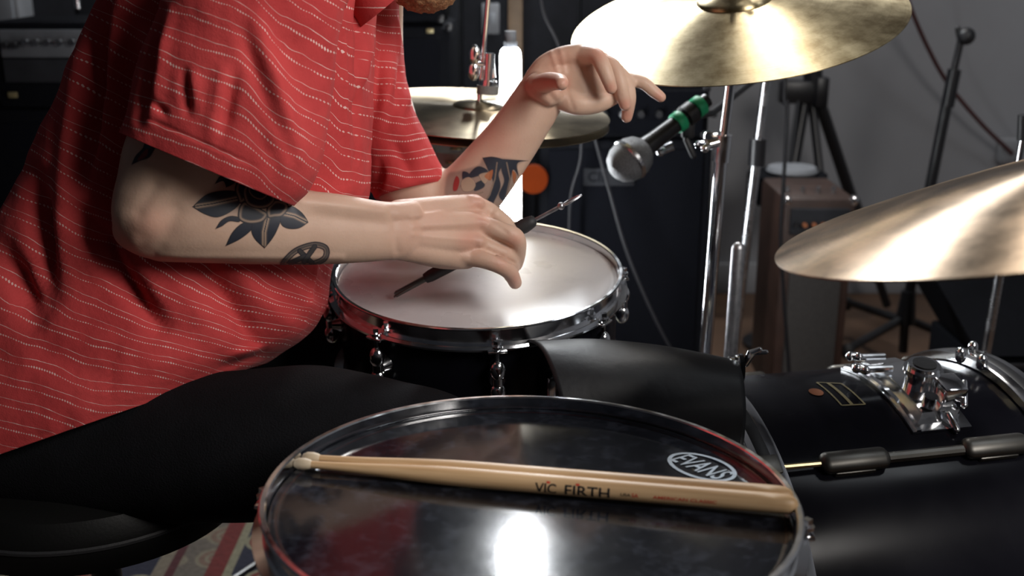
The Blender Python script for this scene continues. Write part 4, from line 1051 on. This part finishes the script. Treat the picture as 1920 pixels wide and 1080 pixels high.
# crash stand
cs = thing('cymbal_stand', 'tall chrome stand under the large crash cymbal', 'stand', (.285, 1.60, 0))
pT = cr_c-cr_n*.012; pJ = W(1356, 268, 1.598); pJ2 = W(1352, 292, 1.60); pB = Vector((.285, 1.60, .10))
MB().tube([pT-cr_n*.002, W(1375, 120, 1.593), pJ], [.0062, .0068, .0068], 18).build('upper_tube', 'chrome', cs, world=True)
MB().tube([pJ+(pB-pJ).normalized()*-.008, pJ2, pB], [.0095, .0095, .0098], 22).build('lower_tube', 'chrome', cs, world=True)
m = MB(); m.tube([pJ+Vector((0, 0, .012)), pJ2+Vector((0, 0, -.008))], .0125, 20)
wing(m, pJ+Vector((-.008, -.004, .002)), .014, (-1, -.15, -.25)); m.box(pJ+Vector((-.018, 0, .006)), (.022, .016, .022), bev=.004); m.build('height_clamp', 'chrome', cs, world=True)
cymbal_top(cs, cr_c, cr_n, .046)
tripod_base(cs, .285, 1.60, .2, .2, .007, ang=PI/2)
# ride stand
rs = thing('cymbal_stand', 'chrome stand holding the wide ride cymbal at the right edge', 'stand', (.462+.02, .83, 0))
pT = rd_c-rd_n*.012; 
MB().tube([pT, pT-rd_n*.03, Vector((.49, .825, .78)), Vector((.49, .825, .5))], .0065, 14).build('upper_tube', 'chrome', rs, world=True)
MB().tube([Vector((.49, .825, .52)), Vector((.49, .825, .10))], .0095, 16).build('lower_tube', 'chrome', rs, world=True)
m = MB().tube([Vector((.49, .825, .50)), Vector((.49, .825, .53))], .014, 16); wing(m, (.5, .825, .515), .012, (1, -.3, 0)); m.build('height_clamp', 'chrome', rs, world=True)
cymbal_top(rs, rd_c, rd_n, .05)
tripod_base(rs, .49, .825, .26, .20, .007, ang=.2)
# hi-hat
hc = Vector((-.0492, 1.64, .829)); hn = Vector((.059, -.051, 1)).normalized()
hat = cymbal('hihat_cymbal', 'upper hi-hat cymbal seen behind the raised forearm', hc+hn*.006, hn, .192, .007, 'bronze_hat', .038, .008, None)
hat2 = cymbal('hihat_cymbal', 'lower hi-hat cymbal, turned upside down under its twin', hc-hn*.006, -hn, .192, .007, 'bronze_hat', .038, .008, None)
hs = thing('hihat_stand', 'chrome hi-hat stand with its long pull rod and clutch', 'stand', (hc.x+.01, hc.y, 0))
top = W(925, -120, 1.64); base_ = Vector((hc.x, hc.y, .06))
bell = hc+hn*.015
MB().tube([top, bell+Vector((0, 0, .0))], .0038, 14).build('pull_rod', 'chrome', hs, world=True)
cl = W(915, 168, 1.64)
ch = MB(); ch.tube([W(917, 100, 1.64), W(915, 150, 1.64)], .0085, 18); ch.tube([W(916, 150, 1.64), W(914, 162, 1.64)], .013, 20)
ch.tube([W(921, 112, 1.64), W(925, 146, 1.638)], .004, 10); clu = ch.build('clutch', 'chrome', hs, world=True)
MB().tube([W(915, 160, 1.64), W(914, 176, 1.64)], .016, 22).build('felt', 'felt', hs, world=True)
m = MB(); wc = W(886, 116, 1.635); m.tube([W(912, 122, 1.64), W(893, 120, 1.637)], .0045, 10); m.ball(wc+Vector((.003, 0, .010)), (.0085, .005, .015), 10); m.ball(wc+Vector((.001, 0, -.013)), (.0085, .005, .014), 10)
m.build('wing_screw', 'chrome', clu, world=True)
MB().tube([hc-hn*.035, Vector((hc.x, hc.y, .74))], .0095, 16).tube([Vector((hc.x, hc.y, .745)), base_], .0125, 18).build('tube', 'chrome', hs, world=True)
MB().tube([hc-hn*.034, hc-hn*.028], .02, 24).build('seat_cup', 'rubber', hs, world=True)
tripod_base(hs, hc.x, hc.y, .28, .25, .007, ang=.9)
MB().box((hc.x+.0, hc.y+.17, .03), (.09, .26, .012), bev=.003).build('footboard', 'dull_chrome', hs, world=True)
# small jingle ring under the hats
tb = thing('tambourine', 'small brass jingle ring hanging below the hi-hat', 'tambourine', W(852, 288, 1.62))
c0 = W(852, 290, 1.62); m = MB()
rr = .055
MB().lathe([(rr, -.012), (rr+.004, -.012), (rr+.004, .012), (rr, .012)], 48, Matrix.Translation(c0), closed=True).build('ring', 'felt', tb, world=True)
for k in range(8):
    a = 2*PI*k/8; q = c0+Vector((math.cos(a)*(rr+.003), math.sin(a)*(rr+.003), 0))
    MB().lathe([(.001, .0012), (.010, .0002), (.011, .0015), (.001, .0030)], 20, Matrix.Translation(q)).lathe([(.001, -.0012), (.010, -.0002), (.011, -.0015), (.001, -.0030)], 20, Matrix.Translation(q)).build('jingle', 'jingle', tb, world=True)
# tall light tube
lt = thing('light_tube', 'glowing white vertical light tube standing behind the snare drum', 'lamp', (.0, 1.91, 0))
LT = W(957, 97, 1.91); LB_ = Vector((LT.x+.002, 1.91, .44))
MB().capsule([LT+Vector((0, 0, -.006)), LB_], .0178, 28).build('diffuser', 'white_lamp', lt, world=True)
m = MB().tube([LT+Vector((0, 0, .000)), LT+Vector((0, 0, .016))], .0115, 20).tube([LT+Vector((0, 0, .014)), LT+Vector((0, 0, .034))], .0095, 20); m.build('end_cap', 'grey_cap', lt, world=True)
MB().tube([LB_+Vector((0, 0, -.02)), Vector((LB_.x, 1.91, .12))], .009, 14).build('pole', 'black_metal', lt, world=True)
tripod_base(lt, LB_.x, 1.91, .2, .12, .006, 'black_metal', .3)
# short chrome post with wing clamp
px_ = thing('chrome_post', 'short round-topped chrome post rising behind the bass drum', 'post', (.315, 1.56, 0))
pt_ = W(1384, 466, 1.565); pb_ = Vector((.315, 1.565, .07)); 
q_ = W(1370, 662, 1.565); dd = (q_-pt_).normalized()
e_ = pt_+dd*((pt_.z-.08)/-dd.z)
MB().capsule([pt_, e_], .0098, 22).build('tube', 'steel', px_, world=True)
MB().lathe([(.06, 0), (.06, .012), (.015, .03), (.0098, .08)], 24, Matrix.Translation((e_.x, e_.y, .0))).build('foot_plate', 'black_metal', px_, world=True)
# clamp at the end of the black sheet
ck = thing('hardware_clamp', 'small chrome wing clamp at the right end of the black sheet', 'clamp', W(1385, 690, 1.20))
m = MB(); c0 = W(1385, 688, 1.20)
m.tube([W(1366, 690, 1.20), W(1392, 690, 1.20)], [.014, .017], 22); m.build('barrel', 'black_metal', ck, world=True)
m = MB(); m.tube([W(1370, 690, 1.188), W(1376, 690, 1.188)], .0125, 20); m.tube([W(1381, 689, 1.187), W(1384, 689, 1.187)], .0145, 20); m.build('collar', 'chrome', ck, world=True)
m = MB(); m.capsule([W(1398, 682, 1.20), W(1408, 662, 1.20), W(1424, 656, 1.20)], [.004, .005, .0035], 10); m.capsule([W(1408, 662, 1.20), W(1436, 660, 1.20)], .003, 8); m.build('wing_bolt', 'chrome', ck, world=True)
# black curved sheet
sh = thing('curved_sheet', 'matte black curved vinyl sheet between snare drum and floor tom', 'cover', (.14, 1.17, .55))
vs = []; fs = []; nu, nv_ = 40, 28
for i in range(nu+1):
    u = i/nu; x = .022+.232*u
    r = .082-.030*u**2; zc = .562+.002*u; yc = 1.165+.012*u
    for j in range(nv_+1):
        g = R(118-150*j/nv_)
        sk = (-.004+.040*math.sin(max(0, min(1, (118-math.degrees(g))/130))*PI/2)**1.3)*(1-u)
        rr = r*(1+.03*noise.noise(Vector((u*3, j*.2, 2))))
        vs.append(Vector((x+sk, yc-rr*math.cos(g)*1.0, zc+rr*math.sin(g))))
for i in range(nu):
    for j in range(nv_): k = i*(nv_+1)+j; fs.append((k, k+1, k+nv_+2, k+nv_+1))
MB().add(vs, fs).build('sheet', 'matte_sheet', sh, world=True, solid=.003)
MB().tube([(.03, 1.235, .60), (.262, 1.215, .60)], .005, 10).build('support_rod', 'black_metal', sh, world=True)
# microphone on boom stand
mc = thing('microphone', 'black stage microphone with silver mesh head and green bands', 'microphone', W(1180, 300, 1.70))
mA = W(1180, 300, 1.70); mD = (W(1312, 198, 1.76)-mA).normalized()
def mp_(s): return mA+mD*s
qr = Vector((0, 0, 1)).rotation_difference(mD).to_matrix().to_4x4()
MB().lathe([(.0005, -.035), (.0125, -.033), (.0235, -.026), (.0305, -.014), (.0328, .000), (.032, .012), (.027, .024), (.019, .032)], 40, Matrix.Translation(mA)@qr).build('mesh_head', 'mesh_grille', mc, world=True)
MB().lathe([(.0326, -.004), (.0345, -.002), (.0345, .003), (.0326, .005)], 40, Matrix.Translation(mA)@qr, closed=True).build('mesh_band', 'dull_chrome', mc, world=True)
MB().lathe([(.0175, .028), (.0165, .036), (.0150, .05), (.0125, .12), (.0110, .165), (.0005, .167)], 32, Matrix.Translation(mA)@qr).build('handle', 'black_metal', mc, world=True)
for s in (.104, .146): MB().lathe([(.0155, s-.0075), (.0165, s-.006), (.0165, s+.006), (.0155, s+.0075), (.012, s+.0075), (.012, s-.0075)], 32, Matrix.Translation(mA)@qr, closed=True).build('band', 'green_tape', mc, world=True)
ms = thing('microphone_stand', 'grey metal boom stand carrying the green-banded microphone', 'stand', (.47, 2.1, 0))
sT = W(1441, 120, 2.1); sB = W(1398, 470, 2.1); d_ = (sB-sT).normalized(); sE = sT+d_*((sT.z-.05)/-d_.z)
mid = W(1420, 280, 2.1)
MB().tube([sT, mid], .0085, 16).build('upper_tube', 'dull_chrome', ms, world=True)
MB().tube([mid, sE], .0105, 16).build('lower_tube', 'dull_chrome', ms, world=True)
MB().tube([mid+Vector((0, 0, .02)), mid-Vector((0, 0, .03))], .016, 16).build('height_clamp', 'black_metal', ms, world=True)
MB().tube([mp_(.115), W(1335, 212, 1.85), W(1438, 132, 2.1)], .006, 12).build('boom_arm', 'black_metal', ms, world=True)
m = MB(); m.tube([mp_(.117), mp_(.134)], .0180, 18); m.box(mp_(.125)+Vector((0, 0, -.022)), (.02, .014, .03), bev=.003); m.capsule([mp_(.12)+Vector((.0, -.01, -.035)), mp_(.12)+Vector((.012, -.012, -.06))], .005, 8)
mclip = m.build('microphone_clip', 'black_plastic', ms, world=True)
m = MB(); wing(m, mp_(.12)+Vector((-.02, -.01, -.045)), .013, (-1, 0, -.4)); m.build('wing_nut', 'dull_chrome', mclip, world=True)
tripod_base(ms, sE.x, 2.1, .22, .25, .008, 'black_metal', .2)
# slanting mic pole at right, with tripod legs
bs = thing('microphone_stand', 'black microphone stand with round knob against the grey wall', 'stand', (W(1700, 590, 2.75).x, 2.75, 0))
T = W(1801, 78, 2.75); B_ = W(1700, 575, 2.75)
MB().tube([T, W(1776, 190, 2.75)], .0085, 14).build('upper_tube', 'black_metal', bs, world=True)
MB().tube([W(1790, 130, 2.75), W(1776, 200, 2.75)], .016, 14).tube([W(1778, 180, 2.75), B_], .0135, 16).build('lower_tube', 'black_metal', bs, world=True)
m = MB().ball(W(1812, 68, 2.74), .021, 10); m.capsule([W(1800, 75, 2.75), W(1796, 54, 2.75)], .007, 8); m.tube([T, W(1812, 68, 2.74)], .011, 12); m.build('knob', 'black_plastic', bs, world=True)
hub = MB().tube([W(1704, 545, 2.75), W(1697, 605, 2.75)], [.018, .026], 16).tube([W(1697, 600, 2.75), W(1693, 660, 2.75)], .012, 12).build('hub', 'black_metal', bs, world=True)
for (a, b) in (((1690, 600), (1588, 566)), ((1692, 598), (1590, 655)), ((1705, 600), (1800, 640))):
    Yf = 3.0 if a[1] == 600 and b[1] == 566 else (2.6 if b[1] == 655 else 2.8)
    l = MB().tube([W(*a, 2.75), W(*b, Yf)], .011, 10).build('leg', 'black_metal', bs, world=True)
    MB().capsule([W(*b, Yf), W(*b, Yf)+Vector((0, 0, -.01))], .016, 10).build('rubber_foot', 'rubber', l, world=True)
# chrome pole behind the ride
cp = thing('cymbal_stand', 'thin chrome pole seen below and above the ride cymbal edge', 'stand', (W(1850, 650, 1.8).x, 1.8, 0))
a_, b_ = W(1921, 250, 1.8), W(1848, 668, 1.8); d_ = (b_-a_).normalized(); e_ = b_+d_*((b_.z-.06)/-d_.z)
MB().tube([a_, W(1872, 520, 1.8)], .0065, 14).build('upper_tube', 'chrome', cp, world=True)
MB().tube([W(1880, 480, 1.8), e_], .008, 14).build('lower_tube', 'dull_chrome', cp, world=True)
MB().tube([W(1922, 215, 1.8), W(1920, 262, 1.8)], .011, 14).build('sleeve', 'black_plastic', cp, world=True)
tripod_base(cp, e_.x, e_.y, .2, .22, .007, 'dull_chrome', .5)

# ---------------------------------------------------------------- amplifiers and cases at the back
def cab(name, label, cat, x0, x1, y, z0, z1, dep, mat, front, inset=.02, corners=True, bev=.012, knobs=0):
    t = thing(name, label, cat, ((x0+x1)/2, y+dep/2, z0))
    MB().box(((x0+x1)/2, y+dep/2, (z0+z1)/2), (x1-x0, dep, z1-z0), bev=bev).build('case', mat, t, world=True)
    MB().box(((x0+x1)/2, y-.001, (z0+z1)/2), (x1-x0-2*inset, .010, z1-z0-2*inset), bev=.003).build('grille', front, t, world=True)
    if corners:
        for x in (x0, x1):
            for z in (z0, z1):
                s_ = .018
                MB().box((x+(s_*.45 if x == x0 else -s_*.45), y+.008, z+(s_*.45 if z == z0 else -s_*.45)), (s_, .022, s_), bev=.005).build('corner', 'chrome' if mat == 'brown_tolex' else 'black_metal', t, world=True)
    return t
def X(px, y, pz=300): return W(px, pz, y).x
def Z(py, y, px=960): return W(px, py, y).z
# big bass cabinet in the middle
y = 2.35
x0, x1 = X(1010, y), X(1336, y); zt = Z(262, y)
bc = cab('bass_cabinet', 'large black speaker cabinet standing behind the snare drum', 'speaker', x0, x1, y, .0, zt, .40, 'black_tolex', 'dark_grille')
p = W(1142, 332, y-.012)
o = MB().box(p, (.108, .006, .038), bev=.002).build('name_plate', 'dim_plate', bc, world=True)
tv, tf = text_polys('CIE', .03)
MB().add([p+Vector((v.x-.024, -.0035, v.y)) for v in tv], tf).build('plate_print', 'black_tolex', o, world=True, smooth=False)
ah = cab('bass_amplifier', 'low black amplifier head on top of the large cabinet', 'amplifier', x0+.01, x1-.01, y+.01, zt+.001, zt+.115, .33, 'black_tolex', 'dark_grille', .012)
for k in range(9):
    q = Vector((x0+.06+k*.038, y-.006, zt+.055)); MB().tube([q+Vector((0, .006, 0)), q+Vector((0, -.012, 0))], [.0085, .007], 14).build('knob', 'steel' if k % 3 == 0 else 'black_plastic', ah, world=True)
og = thing('orange_disc', 'round orange disc on the cabinet behind the raised forearm', 'disc', W(1000, 335, 2.30))
MB().lathe([(.0005, -.008), (.022, -.007), (.031, -.002), (.032, .004), (.030, .012), (.0005, .012)], 32, Matrix.Translation(W(1000, 335, 2.31))@Matrix.Rotation(PI/2, 4, 'X')).build('shell', 'orange', og, world=True)
MB().tube([W(1000, 335, 2.31)+Vector((0, .01, 0)), W(1000, 335, 2.31)+Vector((.0, .03, 0))], .008, 10).build('stem', 'black_metal', og, world=True)
# cabinet behind the far shoulder
y = 2.6
c2 = cab('guitar_cabinet', 'black speaker cabinet between the red shirt and the hi-hat rod', 'speaker', X(590, y), X(852, y), y, .0, Z(45, y), .36, 'black_tolex', 'dark_grille', .03, bev=.03)
p = W(806, 58, y-.012); MB().box(p, (.016, .003, .010), bev=.001).build('badge', 'gold_print', c2, world=True)
h2 = cab('amplifier_head', 'black amplifier head stacked on the cabinet near the beard', 'amplifier', X(600, y), X(836, y), y+.02, Z(45, y)+.001, Z(-90, y), .28, 'black_tolex', 'dark_grille', .02, bev=.01)
# left amplifier with silver panel
y = 2.45
lc = cab('guitar_cabinet', 'black speaker cabinet under the silver-panelled amplifier, far left', 'speaker', X(-60, y), X(330, y), y, 0, Z(205, y), .36, 'black_tolex', 'dark_grille', .03)
zb = Z(205, y)+.001; zt2 = Z(40, y)
la = thing('guitar_amplifier', 'amplifier head with silver knob panel at far left', 'amplifier', (X(150, y), y+.13, zb))
MB().box(((X(12, y)+X(330, y))/2, y+.13, (zb+zt2)/2), (X(330, y)-X(12, y), .26, zt2-zb), bev=.012).build('case', 'black_tolex', la, world=True)
zp = Z(82, y-.01)
MB().box(((X(32, y)+X(310, y))/2, y-.004, zp), (X(310, y)-X(32, y), .012, .058), bev=.002).build('panel', 'silver_panel', la, world=True)
MB().box(((X(32, y)+X(310, y))/2, y-.004, Z(132, y)), (X(310, y)-X(32, y), .010, .05), bev=.002).build('lower_panel', 'dim_plate', la, world=True)
for k, px in enumerate((44, 61, 82, 101, 122, 143, 166, 189, 212)):
    q = Vector((X(px, y), y-.01, zp+(.004 if k > 1 else -.002)))
    MB().tube([q, q+Vector((0, -.016, 0))], [.0085, .007], 14).build('knob', 'black_plastic' if k < 2 else 'dull_chrome', la, world=True)
p = W(24, 178, y-.012); MB().box(p, (.02, .004, .012), bev=.001).build('badge', 'gold_print', lc, world=True)
tl = thing('silver_box', 'grey metal box at the top left corner behind the amplifier', 'box', W(20, 15, 3.1))
MB().box(W(14, -30, 3.12), (.085, .1, .25), bev=.006).build('case', 'plate', tl, world=True)
MB().box(W(14, -30, 3.12)+Vector((0, -.052, 0)), (.06, .01, .21), bev=.003).build('door', 'grey_cap', tl, world=True)
ch_ = thing('chrome_jack', 'tiny shiny plug above the silver-panelled amplifier', 'plug', W(146, 14, 2.5))
MB().tube([W(146, 16, 2.5), W(143, -6, 2.5)], .008, 12).build('barrel', 'dull_chrome', ch_, world=True); MB().tube([W(143, -6, 2.5), W(135, -60, 2.5)], .004, 8).build('lead', 'cable_black', ch_, world=True)
# black partition behind the whole left side
pr = thing('acoustic_partition', 'tall dark blue-black partition panel behind the hi-hat', 'partition', (X(700, 3.2), 3.2, 0))
xs_ = [X(-700, 3.2), X(-250, 3.2), X(180, 3.2), X(560, 3.2), X(868, 3.2), X(1082, 3.2), X(1322, 3.2)]
M['partition'] = pm('partition_cloth', (.011, .0125, .018), .9, bump=.6, bscale=300, var=.2, vscale=40)
for a, b in zip(xs_[:-1], xs_[1:]):
    MB().box(((a+b)/2, 3.2, 1.05), (b-a-.006, .06, 2.1), bev=.008).build('panel', 'partition', pr, world=True)
wp = thing('wall_plate', 'pale grey socket plate on the dark partition', 'plate', W(920, 35, 3.15))
p = W(920, 35, 3.155); MB().box(p, (.048, .016, .082), bev=.003).build('plate', 'plate', wp, world=True)
MB().box(p+Vector((.005, -.009, .0)), (.018, .006, .03), bev=.002).build('switch', 'grey_cap', wp, world=True)
wpst = thing('wooden_post', 'brown wooden post rising above the light tube', 'post', (W(966, 50, 2.6).x, 2.6, 0))
q = W(966, 60, 2.6)
MB().box((q.x, 2.6, .8), (.034, .034, 1.6), bev=.004).build('shaft', 'wood_post', wpst, world=True)
MB().box((q.x, 2.6, .02), (.08, .16, .04), bev=.006).build('base', 'wood_post', wpst, world=True)
# brown amplifier at right
y = 2.45
ba = thing('combo_amplifier', 'brown combo amplifier with chrome corners under the black tripod', 'amplifier', (X(1530, y), y+.12, 0))
x0, x1 = X(1462, y, 500), X(1596, y, 500); zt = Z(372, y)
MB().box(((x0+x1)/2, y+.12, zt/2+.02), (x1-x0, .24, zt-.04), bev=.010).build('case', 'brown_tolex', ba, world=True)
MB().box(((x0+x1)/2, y-.002, zt*.43), (x1-x0-.045, .012, zt*.72), bev=.003).build('grille', 'beige_grille', ba, world=True)
MB().box(((x0+x1)/2, y-.002, zt-.052), (x1-x0-.03, .014, .06), bev=.003).build('panel', 'dim_plate', ba, world=True)
for k in range(6):
    q = Vector((x0+.025+k*.021, y-.008, zt-.058)); MB().tube([q, q+Vector((0, -.012, 0))], [.006, .005], 12).build('knob', 'rust_print' if k else 'black_plastic', ba, world=True)
for x in (x0+.006, x1-.006):
    MB().box((x, y+.006, zt-.006), (.018, .022, .022), bev=.006).build('corner', 'chrome', ba, world=True)
for k in range(4):
    q = Vector((x0+.02+k*.035, y+.06, zt)); MB().tube([q, q+Vector((0, 0, .014))], .005, 10).build('switch', 'dull_chrome', ba, world=True)
for x in (x0+.03, x1-.03):
    for yy in (y+.03, y+.21): MB().tube([(x, yy, .0), (x, yy, .022)], .012, 10).build('foot', 'rubber', ba, world=True)
# black drum stool with white cushion behind amp
bt = thing('round_stool', 'low black round stool with a white cushion behind the brown amplifier', 'stool', (X(1485, 2.95), 2.95, 0))
zz = Z(325, 2.95); xx = X(1478, 2.95)
MB().lathe([(.0005, 0), (.062, 0), (.068, .008), (.062, .018), (.0005, .02)], 32, Matrix.Translation((xx+.012, 2.95, zz))).build('cushion', 'plate', bt, world=True)
MB().tube([(xx, 2.95, zz-.075), (xx, 2.95, zz)], .105, 32).build('drum', 'black_tolex', bt, world=True)
MB().tube([(xx, 2.95, 0), (xx, 2.95, zz-.07)], .03, 16).build('post', 'black_metal', bt, world=True)
MB().lathe([(.0005, 0), (.09, 0), (.09, .012), (.03, .03)], 32, Matrix.Translation((xx, 2.95, 0))).build('foot_plate', 'black_metal', bt, world=True)
# black heavy tripod behind
tp = thing('studio_tripod', 'heavy black studio tripod standing against the grey wall', 'tripod', (X(1520, 3.1), 3.1, 0))
tc_ = W(1518, 150, 3.1)
m = MB().box(W(1506, 172, 3.1), (.13, .05, .062), bev=.006).tube([W(1524, 172, 3.1), W(1524, -160, 3.1)], .026, 18); m.box(W(1539, 172, 3.08), (.035, .04, .08), bev=.005); m.build('head_block', 'black_metal', tp, world=True)
for (a, b, r_, Yb) in (((1508, 190), (1486, 316), .017, 3.05), ((1500, 160), (1480, 316), .006, 3.0), ((1522, 190), (1548, 420), .012, 3.0), ((1533, 180), (1606, 400), .017, 3.18)):
    a3 = W(*a, 3.1); b3 = W(*b, Yb); d_ = (b3-a3).normalized(); e = a3+d_*((a3.z-.02)/-d_.z)
    k_ = a3.lerp(e, .5)
    lg = MB().tube([a3, k_], r_, 12).tube([k_-d_*.02, e], r_*.75, 12).build('leg', 'black_metal', tp, world=True)
    MB().tube([k_-d_*.02, k_+d_*.02], r_*1.25, 12).build('leg_lock', 'black_plastic', lg, world=True)
# dark case on the right
y = 2.35
kc = thing('equipment_case', 'big black equipment case leaning at the right edge', 'case', (X(1850, y, 560), y+.15, 0))
v_ = [W(1752, 520, y), W(1838, 668, y-.12), W(2100, 668, y-.12), W(2100, 505, y)]
m = MB(); vv = []
for p in v_: vv.append(p)
for p in v_: vv.append(p+Vector((0, .25, 0)))
for p in vv:
    pass
m.add([Vector((p.x, p.y, p.z)) for p in vv], [(0, 1, 2, 3), (4, 7, 6, 5), (0, 4, 5, 1), (1, 5, 6, 2), (2, 6, 7, 3), (3, 7, 4, 0)])
ko = m.build('lid', 'black_tolex', kc, world=True, smooth=False)
bx = (v_[1].x+v_[2].x)/2
MB().box((bx, y+.02, v_[1].z/2-.006), (v_[2].x-v_[1].x, .30, v_[1].z-.016), bev=.008).build('body', 'black_tolex', kc, world=True)
MB().box((bx, y-.12, v_[1].z-.02), (v_[2].x-v_[1].x-.02, .02, .012), bev=.002).build('edge_strip', 'black_metal', kc, world=True)
# wall junction box and hanging cables
jb = thing('junction_box', 'pale junction box on the grey wall above the ride cymbal', 'box', W(1905, 280, 3.44))
MB().box(W(1908, 282, 3.42), (.11, .05, .075), bev=.005).build('box', 'grey_wall', jb, world=True); MB().box(W(1908, 282, 3.39), (.10, .008, .065), bev=.003).build('lid', 'plate', jb, world=True)
def cable(name, label, pts, r, mat):
    s = spline([tuple(p) if isinstance(p, Vector) else tuple(W(*p)) for p in pts], 90)
    o = MB().tube(s, r, 8).build(name, mat); tag(o, label, 'cable'); return o
cable('cable', 'dark red cable sagging down across the grey wall', [Vector((.93, 3.40, 2.74)), Vector((.93, 3.36, 1.9)), (1640, -260, 3.2), (1672, -100, 3.2), (1704, 5, 3.2), (1740, 90, 3.25), (1780, 160, 3.3), (1840, 232, 3.34), (1898, 288, 3.38)], .0062, 'cable_red')
cable('cable', 'thin grey cable slanting down past the raised hand', [Vector((.0, 2.3, 2.74)), Vector((.02, 2.3, 1.9)), (1000, -200, 2.28), (1014, 0, 2.28), (1045, 80, 2.28), (1100, 210, 2.26), (1140, 350, 2.24), (1178, 480, 2.22), (1240, 622, 2.2), (1300, 720, 2.2)], .0035, 'cable_black')
cable('cable', 'thin black cable hanging straight beside the brown amplifier', [Vector((.54, 2.3, 2.74)), Vector((.545, 2.3, 1.8)), (1474, 100, 2.3), (1476, 200, 2.3), (1470, 330, 2.3), (1464, 440, 2.3), (1470, 560, 2.3), (1480, 700, 2.3)], .0042, 'black_metal')
cable('cable', 'thin black cable hanging down behind the microphone head', [(1090, 235, 2.25), (1088, 300, 2.25), (1070, 370, 2.25), (1068, 480, 2.25), (1075, 640, 2.25)], .0032, 'cable_black')
p = [(-.42, 1.62), (-.36, 1.72), (-.30, 1.84), (-.22, 1.92)]
o = MB().tube(spline([(-.56, 1.56, .017), (-.50, 1.68, .017), (-.40, 1.86, .017), (-.30, 2.1, .017), (-.2, 2.3, .017)], 40), .005, 8).build('cable', 'black_metal'); tag(o, 'black cable lying on the rug beside the drum stool', 'cable')
